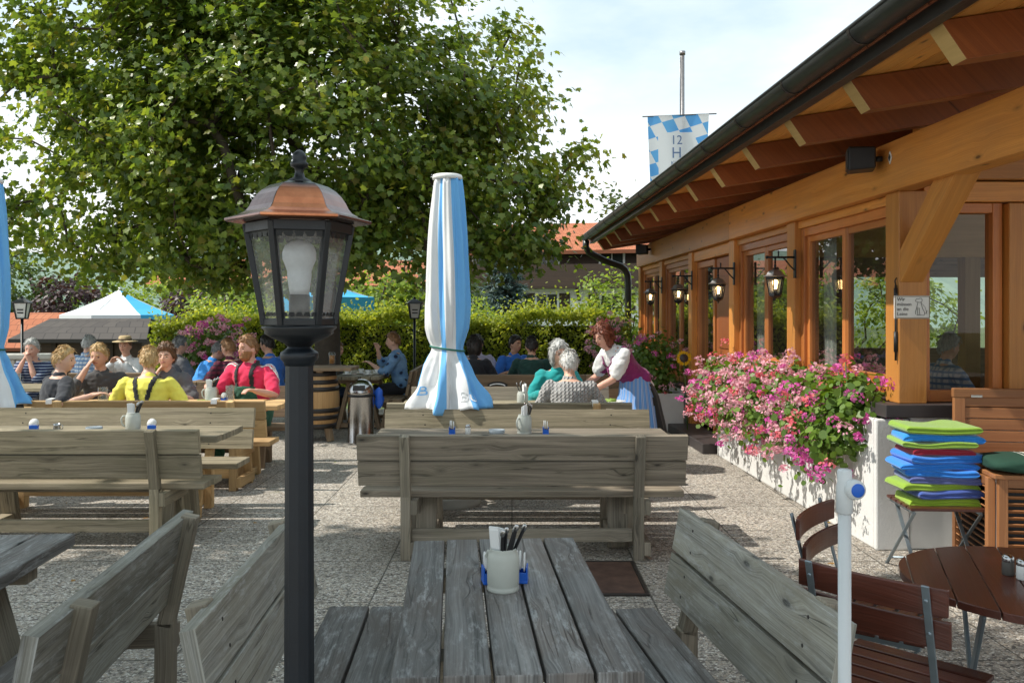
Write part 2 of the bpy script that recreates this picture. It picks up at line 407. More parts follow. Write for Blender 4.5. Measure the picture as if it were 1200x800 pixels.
# terrace sheet over falling ground
mb = MB(); mb.poly([(-16, -12, 0), (14, -12, 0), (14, 14.6, 0), (-16, 14.6, 0)]); tag(mb.build('terrace', pav), kind='structure')
mb = MB()
ys = [-60, 14.4, 17.5, 60, 600]; zs = [-.03, -.03, -.8, -.8, -.8]
for i in range(4): mb.poly([(-500, ys[i], zs[i]), (500, ys[i], zs[i]), (500, ys[i + 1], zs[i + 1]), (-500, ys[i + 1], zs[i + 1])])
tag(mb.build('ground', meadow), kind='structure')
mb = MB()
hx = np.linspace(-330, 330, 67)
def hz(x, k): return (16 + 12 * mnoise.noise((x * .012 + k, k, 0)) + 7 * math.sin(x * .017 + k * 2) - x * .03) * (1 + k * .35)
for k, Y in enumerate((210, 330)):
    for i in range(66):
        a, b = hx[i], hx[i + 1]
        mb.poly([(a, Y - 60, -1), (b, Y - 60, -1), (b, Y, hz(b, k)), (a, Y, hz(a, k))])
        mb.poly([(a, Y, hz(a, k)), (b, Y, hz(b, k)), (b, Y + 90, -1), (a, Y + 90, -1)])
tag(mb.build('hills', hillm), kind='structure')

# ------------------------------------------------------------------ benches and tables
def lean_y(z): return -.085 * max(0, z - .40) / .43
def make_bench(label, length, mat, post_x, group, pmat=None, loc=(0, 0, 0), rz=0, clip=False):
    pmat = pmat or mat
    t = thing('bench', label, 'bench', loc, rz, group)
    h = length / 2
    jit = lambda a=.004: random.uniform(-a, a)
    mb = MB(); ang = math.atan2(.085, .43); Rx = Matrix.Rotation(ang, 3, 'X')
    for z0, z1 in ((.492, .655), (.665, .83)):
        zc = (z0 + z1) / 2
        mb.box((jit(), lean_y(zc) + .03, zc), (length + jit(.008), .042, z1 - z0), Rx)
    for x in post_x:
        for z in (.535, .612, .708, .787):
            y = lean_y(z) + .03 + .0215
            mb.lathe([(0, -.002), (.0065, -.002), (.006, .0015), (0, .002)], 10, (x + random.uniform(-.012, .012), y, z), Matrix.Rotation(-math.pi / 2, 3, 'X'), mi=1)
    mb.build('backrest', [mat, M['dark_metal']], t, .006)
    mb = MB()
    for y0 in (.075, .245):
        mb.box((jit(), y0 + .08, .417), (length + jit(.01), .16, .046))
    mb.build('seat', M['wood_table'] if mat is M['wood_front'] else mat, t, .006)
    for x in post_x:
        mb = MB()
        mb.beam((x, .005, 0), (x, .003, .42), .066, .07, (0, 1, 0)); mb.beam((x, .003, .40), (x, -.092, .83), .066, .06, (0, 1, 0))
        mb.build('post', pmat, t, .005)
        mb = MB(); mb.beam((x + .0, .38, 0), (x, .30, .37), .13, .05, (0, 1, 0)); mb.build('leg', pmat, t, .005)
        mb = MB(); mb.beam((x + .055, -.03, .345), (x + .055, .39, .345), .045, .095); mb.beam((x + .055, -.03, .075), (x + .055, .40, .075), .045, .09)
        mb.build('bearer', pmat, t, .005)
    mb = MB(); mb.box(((post_x[0] + post_x[-1]) / 2, .045, .15), (abs(post_x[-1] - post_x[0]) - .07, .04, .085)); mb.build('rail', pmat, t, .005)
    if clip:
        for x in clip:
            mb = MB(); mb.box((x, -.03, .845), (.055, .06, .012)); mb.box((x, -.085, .825), (.055, .01, .045)); mb.build('bracket', M['paper'], t, .003)
    return t
def make_table(label, length, width, mat, lmat, group, loc, rz=0, leg_in=.4, n=5):
    t = thing('table', label, 'table', loc, rz, group)
    w = width / n
    mb = MB()
    for i in range(n):
        mb.box((random.uniform(-.004, .004), -width / 2 + w * (i + .5), .727), (length + random.uniform(-.008, .008), w - .008, .046))
    mb.build('tabletop', mat, t, .005)
    for s in (-1, 1):
        x = s * (length / 2 - leg_in)
        mb = MB()
        for q in (-1, 1): mb.beam((x, q * width * .44, 0), (x, q * width * .2, .66), .14, .055, (0, 1, 0))
        mb.box((x, 0, .67), (.09, width * .86, .066)); mb.box((x + s * .0, 0, .05), (.10, width * 1.0, .06))
        mb.build('leg', lmat, t, .006)
    mb = MB(); mb.box((0, 0, .36), (length - 2 * leg_in - .14, .05, .13)); mb.build('stretcher', lmat, t, .006)
    return t
GB = 'weathered wooden benches with slatted backs'; GT = 'long wooden beer garden tables'
# foreground set
def from_ends(p_near, p_far, face_left):
    """back top line -> origin & rotation; bench local +Y is the facing side"""
    a = Vector((*p_near, 0)); b = Vector((*p_far, 0)); d = (b - a).normalized(); c = (a + b) / 2
    ang = math.atan2(d.y, d.x)
    # local +X along d means local +Y is to the left (-X world side)
    rz = ang if face_left else ang + math.pi
    f = Vector((-math.sin(rz), math.cos(rz), 0))
    o = c + f * .092
    return (o.x, o.y, 0), rz, (b - a).length
o, rz, L = from_ends((.901, 2.209), (.740, 3.457), True)
make_bench('grey bench right of the small foreground table, knotty backrest seen from its front', L + .03, M['wood_front'], (-.48, .45), GB, M['wood_post'], o, rz)
o, rz, L = from_ends((-.852, 2.15), (-.905, 3.43), False)
make_bench('grey bench left of the small foreground table, partly behind the black lamp post', L + .03, M['wood_front'], (-.47, .45), GB, M['wood_post'], o, rz)
o, rz, L = from_ends((-1.15, 2.12), (-1.271, 3.44), True)
make_bench('grey bench at bottom left seen from behind with two brown posts', L + .03, M['wood_front'], (-.44, .58), GB, M['wood_post'], o, rz)
FT = (-.026, 2.688); FTR = math.atan2(3.31 - 2.067, -.069 - .017)
make_table('small dark worn plank table in the foreground holding a stoneware jug', 1.246, .625, M['wood_table'], M['wood_post'], GT, (*FT, 0), FTR, .25)
make_table('grey plank table cut off by the left edge, in front of the bottom left bench', 1.3, .75, M['wood_table'], M['wood_post'], GT, (-2.06, 2.72, 0), R(94), .25)
# centre row
make_bench('long grey bench seen from behind across the middle of the terrace', 2.164, M['wood_grey'], (-.768, .77), GB, M['wood_post'], (.067, 5.64, 0), 0)
make_table('long grey table in the middle behind the long bench with blue holders on it', 2.13, .64, M['wood_grey'], M['wood_post'], GT, (.07, 6.2, 0))
make_bench('bench on the far side of the middle table, just in front of the folded parasol', 2.19, M['wood_olive'], (-.77, .77), GB, M['wood_post'], (.045, 7.03, 0), math.pi)
make_bench('bench the man in the grey cable knit sweater sits on', 2.19, M['wood_olive'], (-.77, .77), GB, M['wood_new'], (-.02, 7.65, 0), 0, (.76,))
make_table('table the waitress is leaning over', 2.15, .66, M['wood_olive'], M['wood_post'], GT, (.0, 8.32, 0))
make_bench('grey bench the woman in the teal jacket sits on', 2.15, M['wood_grey'], (-.77, .77), GB, M['wood_post'], (-.02, 9.25, 0), math.pi)
b = make_bench('brown bench with a black arched plate, in front of the man in dark green', 2.6, M['wood_brown'], (-.85, .9), GB, M['wood_brown'], (.1, 11.2, 0), 0)
mb = MB()
arc = [(-.29 + .135 * math.cos(a) * 1.0, .685 + .055 * math.sin(a)) for a in np.linspace(.25, math.pi - .25, 9)]
mb.prism([(x, z) for x, z in arc] + [(x, z - .05) for x, z in arc[::-1]], 1, -.075, -.068); mb.build('name_plate', M['black'], b)
mb = MB(); arc = [(-.29 + .115 * math.cos(a), .675 + .045 * math.sin(a)) for a in np.linspace(.5, math.pi - .5, 9)]
mb.prism([(x, z) for x, z in arc] + [(x, z - .014) for x, z in arc[::-1]], 1, -.0785, -.0755); mb.build('plate_band', M['paper'], b)
make_table('table between the two men in blue and dark green by the hedge', 2.6, .66, M['wood_brown'], M['wood_brown'], GT, (.1, 11.95, 0))
# left row
make_bench('bench seen from behind at left with a shiny sunlit seat edge', 2.16, M['wood_olive'], (-.765, .765), GB, M['wood_olive'], (-3.226, 5.89, 0), 0)
make_table('long table at left carrying a steel creamer, a jug and blue holders', 2.2, .6, M['wood_olive'], M['wood_olive'], GT, (-3.2, 6.38, 0))
make_bench('bench facing the camera on the far side of the left table', 2.25, M['wood_olive'], (-.76, .80), GB, M['wood_new'], (-3.30, 7.16, 0), math.pi)
make_bench('new brown bench the yellow shirt man sits on', 2.2, M['wood_new'], (-.78, .79), GB, M['wood_new'], (-3.35, 7.84, 0), 0, (-.86, .64))
make_table('table between the yellow shirt man and the red shirt man', 2.2, .62, M['wood_new'], M['wood_new'], GT, (-3.33, 8.42, 0))
make_bench('brown bench behind the red shirt man', 2.3, M['wood_brown'], (-.78, .8), GB, M['wood_brown'], (-3.45, 9.36, 0), math.pi)
make_table('sunlit table in front of the man in the striped navy shirt', 2.6, .66, M['wood_olive'], M['wood_brown'], GT, (-6.0, 10.4, 0))
make_table('dark table the blue shirt man leans on near the pink bush', 1.3, .66, M['wood_brown'], M['wood_brown'], GT, (-3.85, 11.6, 0), R(90), .25)
make_bench('dark bench behind the man with grey hair at the far left tables', 1.5, M['wood_brown'], (-.5, .5), GB, M['wood_brown'], (-5.2, 11.5, 0), 0)
make_table('far table with white cups in front of the woman in the blue blouse', 1.5, .66, M['wood_olive'], M['wood_brown'], GT, (-2.17, 12.6, 0), R(90), .25)
make_bench('dark bench the woman in the blue blouse sits on', 1.6, M['wood_brown'], (-.55, .55), GB, M['wood_brown'], (-1.45, 12.6, 0), R(90))
make_bench('dark bench of the child behind the barrel table', 1.6, M['wood_brown'], (-.55, .55), GB, M['wood_brown'], (-2.95, 12.6, 0), R(-90))

# ------------------------------------------------------------------ table things
def jug(label, loc, sc=1.0, rz=0, fg=False):
    t = thing('cutlery_jug', label, 'jug', loc, rz, 'stoneware cutlery jugs on the tables'); t.scale = (sc,) * 3
    mb = MB(); mb.lathe([(.0, .0), (.049, .0), (.051, .004), (.0505, .012), (.0485, .016), (.0505, .02), (.051, .06), (.051, .098), (.047, .116), (.041, .126), (.0425, .131), (.040, .133), (.038, .128), (.038, .07), (.0, .07)], 32)
    mb.build('jug_body', M['stoneware'], t)
    mb = MB(); mb.tube([(-.047, .01, .11), (-.066, .012, .108), (-.076, .014, .09), (-.074, .014, .062), (-.062, .012, .04), (-.049, .01, .034)], .006, 8); mb.build('handle', M['stoneware'], t)
    mb = MB()
    for k, (x, y, a, b, h) in enumerate(((-.017, -.018, .04, -.05, .19), (-.012, -.008, -.05, .04, .185), (-.02, .002, .02, .06, .178))):
        Mx = Matrix.Rotation(b * 1.5, 3, 'Y') @ Matrix.Rotation(a, 3, 'X')
        mb.box((x, y, .07 + h / 2 - .03), (.036, .006, h - .06), Mx)
        mb.box((x + .004, y - .004, .068 + h / 2 - .034), (.034, .003, h - .066), Mx)
    mb.build('napkins', M['paper'], t, .001)
    for k in range(5):
        x = .008 + .0065 * (k % 3); y = -.02 + .013 * (k // 2) ; tx = .035 + .009 * k - .012 * (k % 2); ty = .012 * (k - 2)
        p0 = Vector((x, y, .08)); p1 = Vector((x + tx * .6, y + ty, .185 + .006 * (k % 3)))
        mb = MB(); mb.beam(p0, p1, .011, .006, (0, 1, 0)); mb.build('cutlery_handle', M['black'], t, .002)
        mb = MB(); q = p1 + (p1 - p0).normalized() * .012
        mb.ball((p1 + q) / 2, (.009, .003, .014), 10, 8, M=Matrix.Rotation(.4, 3, 'Y')); mb.build('cutlery_head', M['chrome'], t)
    return t
def holder(label, loc, rz=0):
    t = thing('coaster_holder', label, 'holder', loc, rz, 'blue coaster holders on the tables')
    mb = MB(); mb.box((0, 0, .004), (.06, .045, .008)); mb.box((0, -.019, .028), (.055, .005, .048)); mb.box((0, .019, .028), (.055, .005, .048)); mb.box((-.026, 0, .02), (.004, .034, .03)); mb.box((.026, 0, .02), (.004, .034, .03))
    mb.build('holder_body', M['blue_plastic'], t, .002)
    mb = MB(); Ry = Matrix.Rotation(math.pi / 2, 3, 'X')
    for y in (-.011, .003, .013): mb.lathe([(.0, -.002), (.031, -.002), (.031, .002), (.0, .002)], 20, (0, y, .062 + .006 * (y > 0)), Ry)
    mb.build('coasters', M['paper'], t)
    return t
def shaker(label, loc, content):
    t = thing('shaker', label, 'shaker', loc, 0, 'salt and pepper shakers')
    mb = MB(); mb.lathe([(.0, 0), (.018, 0), (.02, .004), (.0195, .045), (.016, .05), (.0, .05)], 18); mb.build('shaker_body', content, t)
    mb = MB(); mb.lathe([(.0185, .047), (.0195, .05), (.019, .062), (.013, .069), (.0, .07)], 18); mb.build('lid', M['chrome'], t)
    return t
def ashtray(label, loc):
    t = thing('ashtray', label, 'ashtray', loc, 0, 'glass ashtrays')
    mb = MB(); mb.lathe([(.0, .0), (.05, .0), (.058, .012), (.06, .034), (.055, .036), (.05, .012), (.0, .01)], 24); mb.build('ashtray_bowl', M['ash_glass'], t)
    mb = MB(); mb.tube([(.0, .02, .013), (.035, .03, .016)], .004, 8); mb.build('cigarette_stub', M['paper'], t)
M['ash_glass'] = plain('pale_blue_glass', (.55, .62, .68), .08, 0, .05, Transmission_Weight=.5)
M['pepper'] = plain('pepper', (.09, .08, .07), .6); M['salt'] = plain('salt', (.75, .75, .73), .5)
jug('grey stoneware jug with napkins and black handled cutlery on the foreground table', (-.028, 2.70, .75), 1.0, -.6)
holder('blue coaster holder left of the foreground jug', (-.075, 2.775, .75), 1.75)
holder('blue coaster holder half hidden right of the foreground jug', (.030, 2.785, .75), 1.5)
jug('stoneware jug full of cutlery on the middle table', (.09, 6.22, .75), 1.05, 1)
holder('blue holder on the middle table beside the salt shaker', (-.435, 6.2, .75), 1.57)
holder('blue holder on the middle table right of the jug', (.245, 6.2, .75), 1.57)
shaker('glass salt shaker on the middle table', (-.32, 6.2, .75), M['salt'])
ashtray('glass ashtray on the middle table', (-.11, 6.18, .75))
jug('stoneware jug with cutlery and napkins on the left table', (-2.82, 6.35, .75), 1.05, .4)
holder('blue holder with round coasters on the left table between the bench end and the jug', (-2.66, 6.3, .75), .2)
holder('blue holder with round coasters at the left end of the left table', (-3.53, 6.3, .75), .2)
mb = MB(); t = thing('creamer', 'small steel creamer on the left table', 'creamer', (-3.37, 6.32, .75)); mb.lathe([(.0, 0), (.026, 0), (.027, .02), (.022, .045), (.026, .06), (.023, .06), (.02, .045), (.02, .01), (0, .01)], 20); mb.build('creamer_body', M['chrome'], t)
mb = MB(); mb.tube([(.025, 0, .05), (.042, 0, .047), (.044, 0, .025), (.026, 0, .015)], .003); mb.build('handle', M['chrome'], t)
ashtray('flat glass ashtray on the left table', (-3.1, 6.33, .75))
jug('stoneware jug with cutlery beside the woman in the teal jacket', (.10, 8.1, .75), 1.05, 2)
jug('stoneware jug with napkins beside the red shirt man', (-2.97, 8.42, .75), 1.15, .2)
holder('blue holder beside the red shirt man', (-2.83, 8.4, .75), 1.2)
def mug(label, loc, h=.15, r=.04, fill=None, handle=True):
    t = thing('glass_mug' if handle else 'drinking_glass', label, 'glass', loc, 0, 'drinking glasses')
    mb = MB(); mb.lathe([(.0, 0), (r, 0), (r * 1.02, h * .5), (r, h), (r * .9, h), (r * .9, .012), (0, .012)], 18); mb.build('glass_body', M['clear'], t)
    if handle:
        mb = MB(); mb.tube([(r * .95, 0, h * .8), (r * 1.7, 0, h * .78), (r * 1.75, 0, h * .3), (r * .95, 0, h * .22)], .006); mb.build('handle', M['clear'], t)
    if fill:
        mb = MB(); mb.lathe([(0, .014), (r * .87, .014), (r * .87, h * .75), (0, h * .75)], 16); mb.build('drink', fill, t)
    return t
mug('empty glass mug in front of the man in the grey polo', (-3.98, 8.3, .75), .16, .045)
mug('tall glass held by the red shirt man', (-2.77, 8.38, .75), .17, .04, None, False)
mug('amber beer glass beside the folded parasol', (-.34, 11.9, .75), .16, .045, M['beer'], False)
mug('empty glass on the sunlit table in front of the striped shirt man', (-5.95, 10.25, .75), .16, .045)
mug('water glass on the sunlit table left of the striped shirt man', (-6.2, 10.25, .75), .14, .04, None, False)
mug('glass on the barrel table', (-2.32, 11.0, .97), .16, .04, M['beer'], False)
def plate(label, loc):
    t = thing('plate', label, 'plate', loc)
    mb = MB(); mb.lathe([(0, .004), (.08, .004), (.13, .02), (.135, .022), (.13, .024), (.08, .01), (0, .01)], 28); mb.build('plate_dish', M['porcelain'], t)
    mb = MB()
    for k in range(12):
        a = random.random() * 6.28; r = random.random() * .07
        mb.ball((r * math.cos(a), r * math.sin(a), .025), (.025, .02, .018), 8, 6)
    mb.build('salad', M['salad'], t)
M['salad'] = plain('salad_leaves', (.2, .3, .05), .5, 0, .5, 60)
plate('white plate of salad under the hand of the waitress', (.98, 8.35, .75))
plate('white plate of food beside the yellow shirt man', (-3.0, 8.25, .75))
for k, (x, y, lab) in enumerate(((-2.36, 12.2, 'white coffee cup at the left end of the far table'), (-2.05, 12.15, 'white cup in the middle of the far table'), (-2.2, 12.45, 'white cup beside the blue blouse woman'), (-1.95, 12.35, 'white milk jug nearest the blue blouse woman'))):
    t = thing('coffee_cup', lab, 'cup', (x, y, .75), k, 'white crockery on the far table')
    mb = MB(); mb.lathe([(0, .006), (.05, .006), (.075, .016), (.05, .01), (.026, .012), (.03, .03), (.042, .075), (.039, .075), (.026, .03), (0, .025)], 20); mb.build('cup_body', M['porcelain'], t)
    mb = MB(); mb.tube([(.04, 0, .065), (.06, 0, .06), (.058, 0, .035), (.033, 0, .03)], .005); mb.build('handle', M['porcelain'], t)

# ------------------------------------------------------------------ bistro table and folding chairs
BT = (1.78, 2.89)
t = thing('bistro_table', 'round dark red slatted bistro table on steel legs at right', 'table', (*BT, 0), R(-20.7))
mb = MB(); r0 = .43; w = .113
for k in range(-4, 5):
    x0 = (k - .5) * w + .002; x1 = (k + .5) * w - .002
    x0 = max(x0, -r0 + .002); x1 = min(x1, r0 - .002)
    if x1 - x0 < .01: continue
    xs = np.linspace(x0, x1, 7)
    top = [(x, math.sqrt(max(r0 * r0 - x * x, 1e-5))) for x in xs]
    mb.prism(top + [(x, -y) for x, y in top[::-1]], 2, .694, .72)
ob = mb.build('tabletop', M['bistro'], t, .005)
# planks run along local Y: regenerate uv with length on Y
me = ob.data; uvl = me.uv_layers[0]
for p in me.polygons:
    rr = random.Random(int(round(me.vertices[p.vertices[0]].co.x / w))).random()
    for li in p.loop_indices:
        c = me.vertices[me.loops[li].vertex_index].co; uvl.data[li].uv = (c.y + rr * 9, c.x + c.z + rr * 7)
mb = MB(); mb.lathe([(.30, .672), (.335, .672), (.335, .692), (.30, .692), (.30, .672)], 40, cap=False); mb.build('rim_ring', M['steel'], t)
for s in (-1, 1):
    for q in (-1, 1):
        mb = MB(); mb.beam((s * .2, q * .27, .675), (s * .2, -q * .30, .0), .012, .042, (1, 0, 0) if False else (0, 0, 1))
        mb.build('leg', M['steel'], t, .003)
    mb = MB(); mb.tube([(-.2, s * .29, .03), (.2, s * .29, .03)], .008); mb.build('foot_bar', M['steel'], t)
mb = MB(); mb.tube([(-.215, 0, .345), (.215, 0, .345)], .009); mb.build('pivot_bar', M['steel'], t)
def fold_chair(label, loc, rz, seatmat=None):
    t = thing('folding_chair', label, 'chair', loc, rz, 'folding slatted bistro chairs')
    # back slats, slightly curved
    for z, y in ((.795, -.238), (.695, -.213)):
        mb = MB(); xs = np.linspace(-.225, .225, 13)
        f = lambda x: y + .024 * (x / .22) ** 2 - .014
        pf = [(x, f(x) - .008) for x in xs]; pb = [(x, f(x) + .008) for x in xs[::-1]]
        b0 = mb.prism(pf + pb, 2, z - .041, z + .041)
        o = mb.build('back_slat', M['bistro'], t, .004)
        uvl = o.data.uv_layers[0]
        for lp in range(len(o.data.loops)):
            c = o.data.vertices[o.data.loops[lp].vertex_index].co; uvl.data[lp].uv = (c.x + z * 9, c.z + c.y)
    for s in (-1, 1):
        x = s * .175
        mb = MB(); mb.beam((x, -.268, .845), (x, -.165, .45), .022, .008, (0, 1, 0)); mb.beam((x, -.165, .45), (x, .24, .0), .022, .008, (0, 1, 0))
        for z in (.8, .7): mb.ball((x, -.27 + (.845 - z) * .26, z), .007, 8, 6)
        mb.build('back_upright', M['steel'], t, .002)
        mb = MB(); mb.beam((s * .195, .2, .43), (s * .195, -.25, .0), .022, .008, (0, 1, 0)); mb.build('leg', M['steel'], t, .002)
        mb = MB(); mb.beam((s * .195, -.19, .432), (s * .195, .2, .432), .008, .024); mb.build('seat_rail', M['steel'], t, .002)
    for y, z in ((.19, .05), (-.19, .055)):
        mb = MB(); mb.tube([(-.195, y, z), (.195, y, z)], .007); mb.build('crossbar', M['steel'], t)
    mb = MB(); mb.tube([(-.18, -.125, .405), (.18, -.125, .405)], .008); mb.build('crossbar', M['steel'], t)
    mb = MB()
    for k in range(5): mb.box((0, -.15 + k * .083, .452), (.44, .07, .018))
    mb.build('seat', seatmat or M['bistro'], t, .004)
    return t
fold_chair('nearest dark red folding chair with its curved back towards the camera', (1.245, 2.75, 0), R(-45))
fold_chair('dark red folding chair behind the other one, seat turned to the round table', (1.41, 3.31, 0), R(-126.9))
shaker('pepper shaker on the round bistro table', (1.715, 2.95, .72), M['pepper'])
shaker('salt shaker on the round bistro table, right of the pepper', (1.735, 2.90, .72), M['salt'])
# cushion chair
c = fold_chair('folding chair carrying a tall stack of folded blankets', (2.62, 5.3, 0), R(176)); 
for ch in list(c.children):
    if ch.name.startswith('back_slat') or ch.name.startswith('back_upright'):
        for v in ch.data.vertices:
            if v.co.z > .46: v.co.z = .455 + (v.co.z - .46) * .02; v.co.y = -.15
bl = [((.24, .42, .03), 'lime green'), ((.02, .26, .78), 'bright blue'), ((.25, .42, .05), 'lime green'), ((.33, .005, .03), 'dark red'), ((.015, .20, .72), 'royal blue'), ((.02, .24, .78), 'bright blue'), ((.02, .22, .74), 'bright blue'), ((.10, .13, .34), 'grey blue'), ((.26, .42, .03), 'lime green'), ((.05, .10, .38), 'navy blue'), ((.30, .48, .03), 'lime green')]
labs = ['lime green folded blanket on top of the stack', 'blue blanket second from the top of the stack', 'lime green blanket just above the dark red one', 'dark red folded blanket in the stack', 'royal blue blanket just below the dark red one', 'bright blue blanket second below the dark red one', 'bright blue blanket just above the greyish blue one', 'greyish blue folded blanket below the bright blue ones', 'lime green blanket just below the greyish blue one', 'navy blanket between the two lowest lime green ones', 'lime green blanket at the bottom, hanging over the chair seat']
fm = {}
z = .462
for k in range(10, -1, -1):
    c, nm = bl[k]
    if c not in fm:
        fm[c] = plain('fleece_' + nm.replace(' ', '_'), c, .95, 0, .15, 40, .4, Sheen_Weight=.4)
    th = .046 + .006 * math.sin(k * 2.3); hw = (.222 + .014 * math.sin(k * 1.7)) * (.86 if k in (9,) else 1); hd = .13 + .014 * math.cos(k * 2.9)
    if k == 3: hw -= .02
    ox = .02 * math.sin(k * 2.1) + (.03 if k == 9 else 0)
    t = MB(); nx, npf = 34, 19
    # folded blanket: rounded front fold, two layers
    prof = []
    for j in range(npf):
        a = -math.pi / 2 + math.pi * j / (npf - 1)
        prof.append((-hd - th / 2 * math.cos(a) * (1 - .55 * math.exp(-(a / .3) ** 2)), th / 2 + th / 2 * math.sin(a)))
    prof = [(hd, 0)] + prof + [(hd, th)]
    for lay in range(1):
        rows = []
        for i in range(nx + 1):
            x = hw * math.sin(math.pi / 2 * (2 * i / nx - 1)); q_ = min(1.0, max(0.0, (abs(x) - hw + th * .55) / (th * .55))); e = max(.12, math.sqrt(max(0.0, 1 - q_ * q_)))
            row = []
            for (y, zz) in prof:
                nz_ = mnoise.noise((x * 5 + k * 7, y * 6, k)) * .018
                droop = 0
                if k == 10: droop = -max(0, abs(x) - .2) * 2.0 - max(0, -y - hd) * .5
                if k == 8: droop = -max(0, x - .2) * .4
                row.append(Vector((x + ox + .006 * mnoise.noise((y * 9, zz * 40, k)), y + .008 * mnoise.noise((x * 8, k, 2)), z + th / 2 + (zz - th / 2) * e + nz_ * (.4 + zz / th) + droop + .012 * (x / hw) ** 2 * math.sin(k * 3 + 1))))
            rows.append(row)
        b0 = len(t.v); m_ = len(prof)
        for row in rows: t.v += row
        for i in range(nx):
            for j in range(m_ - 1):
                t.face([b0 + i * m_ + j, b0 + (i + 1) * m_ + j, b0 + (i + 1) * m_ + j + 1, b0 + i * m_ + j + 1], [(0, 0)] * 4, .5, 0, True)
        t.face([b0 + j for j in range(m_)], [(0, 0)] * m_, .5); t.face([b0 + nx * m_ + j for j in range(m_)][::-1], [(0, 0)] * m_, .5)
    o = t.build('blanket', fm[c], None, loc=(2.62, 5.3, 0), rz=R(-4 + 5 * math.sin(k * 5)))
    tag(o, labs[k], 'blanket', 'folded fleece blankets stacked on the chair')
    z += th * .93
# ------------------------------------------------------------------ teak chest with upright back, cushion
t = thing('storage_bench', 'teak storage bench with louvred sides and tall board back', 'storage bench', (3.28, 5.22, 0), R(-9))
def louver(name, w, h, M4, n, parent):
    mb = MB(); fw = .05
    for s in (-1, 1): mb.box((s * (w / 2 - fw / 2), 0, h / 2), (fw, .04, h))
    for zc in (fw / 2, h - fw / 2): mb.box((0, 0, zc), (w - 2 * fw, .036, fw))
    for k in range(n):
        zc = fw + (h - 2 * fw) * (k + .5) / n
        mb.box((0, 0, zc), (w - 2 * fw, .03, .008), Matrix.Rotation(R(-40), 3, 'X'))
    mb.box((0, .03, h / 2), (w - .05, .004, h - .05), mi=1)
    o = mb.build(name, [M['teak'], M['black']], parent, .002); o.matrix_local = M4; return o
louver('front_panel', .9, .66, Matrix.Translation((.05, -.30, 0)), 14, t)
louver('side_panel', .60, .66, Matrix.Translation((-.425, .02, 0)) @ Matrix.Rotation(R(-90), 4, 'Z'), 14, t)
mb = MB(); mb.box((.05, 0, .675), (.96, .68, .025)); mb.build('seat_board', M['teak'], t, .004)
mb = MB()
for k in range(5): mb.box((.05, .33, .75 + k * .075), (.84, .022, .07))
mb.box((-.40, .33, .88), (.07, .04, .44)); mb.box((.50, .33, .88), (.07, .04, .44)); mb.box((.05, .33, 1.105), (.98, .045, .06)); 
mb.build('back_panel', M['teak'], t, .005)
for x in (-.30, .16):
    mb = MB(); mb.box((x, .303, 1.085), (.07, .006, .018)); mb.build('hinge_plate', M['chrome'], t, .002)
m, tt, n_, l_ = nt('green_white_striped_cloth'); uvx = coords(tt); wv = N(tt, 'ShaderNodeTexWave', Scale=4.2); l_.new(uvx, wv.inputs[0])
sx = n_.new('ShaderNodeSeparateXYZ'); l_.new(uvx, sx.inputs[0])
strp = ramp(tt, wv.outputs['Fac'], [(.2, (.02, .06, .04)), (.3, (.7, .7, .66))])
cl = mix(tt, math_(tt, 'GREATER_THAN', sx.outputs[0], -.02), (.012, .055, .035), strp); bsdf(tt, cl, .9)
mb = MB(); mb.ball((0, 0, .05), (.24, .22, .05), 24, 12); o = mb.build('seat_cushion', m, None, loc=(3.05, 5.08, .688), rz=R(-12))
for v in o.data.vertices: v.co.x = math.copysign(min(abs(v.co.x) * 1.25, .225), v.co.x); v.co.y = math.copysign(min(abs(v.co.y) * 1.25, .2), v.co.y)
tag(o, 'dark green cushion with white stripes lying on the teak storage bench', 'cushion')

# ------------------------------------------------------------------ white tube post with blue cap
t = thing('tube_post', 'white plastic tube post with a round blue capped fitting', 'post', (.76, 1.95, 0))
mb = MB(); mb.lathe([(0, 0), (.0145, 0), (.0145, 1.18), (0, 1.18)], 24); mb.build('tube', M['white_tube'], t)
mb = MB(); mb.lathe([(.015, 1.165), (.0185, 1.168), (.0185, 1.225), (.0165, 1.235), (.0165, 1.262), (.014, 1.266), (0, 1.266)], 24); mb.build('sleeve', M['white_tube'], t)
mb = MB(); Mx = Matrix.Rotation(R(8), 3, 'Z') @ Matrix.Rotation(R(90), 3, 'X'); mb.lathe([(0, -.03), (.021, -.03), (.0225, .01), (.0215, .018), (.016, .021), (.0, .021)], 28, (.014, -.012, 1.224), Mx); mb.build('fitting', M['white_tube'], t)
mb = MB(); mb.lathe([(0, .0), (.0155, .0), (.0155, .0235), (.013, .0245), (0, .0245)], 28, (.014, -.012, 1.224), Mx); mb.build('cap', M['blue_plastic'], t)

# ------------------------------------------------------------------ rusty grate
m, tt, n_, l_ = nt('rusty_perforated_iron'); v = coords(tt); nz = noise(tt, v, 9, 5)
ck = N(tt, 'ShaderNodeTexVoronoi', Scale=60.0); ck.distance = 'CHEBYCHEV' if hasattr(ck, 'distance') else ck.distance; l_.new(v, ck.inputs['Vector']); ck.inputs['Randomness'].default_value = 0
hol = ramp(tt, ck.outputs['Distance'], [(.25, (0, 0, 0)), (.32, (1, 1, 1))])
bsdf(tt, mix(tt, hol, (.012, .01, .01), ramp(tt, nz, [(.3, (.075, .04, .03)), (.7, (.15, .085, .06))])), .8, .2, hol, .6, .004)
t = thing('drain_grate', 'square rusty iron grate let into the paving', 'grate', (.62, 5.24, .006))
mb = MB(); mb.box((0, 0, 0), (.30, .62, .012)); mb.build('grate_plate', m, t, .002)
mb = MB()
for s in (-1, 1): mb.box((s * .163, 0, .0), (.02, .67, .014)); mb.box((0, s * .327, 0), (.306, .02, .014))
mb.build('frame', M['dark_metal'], t, .002)

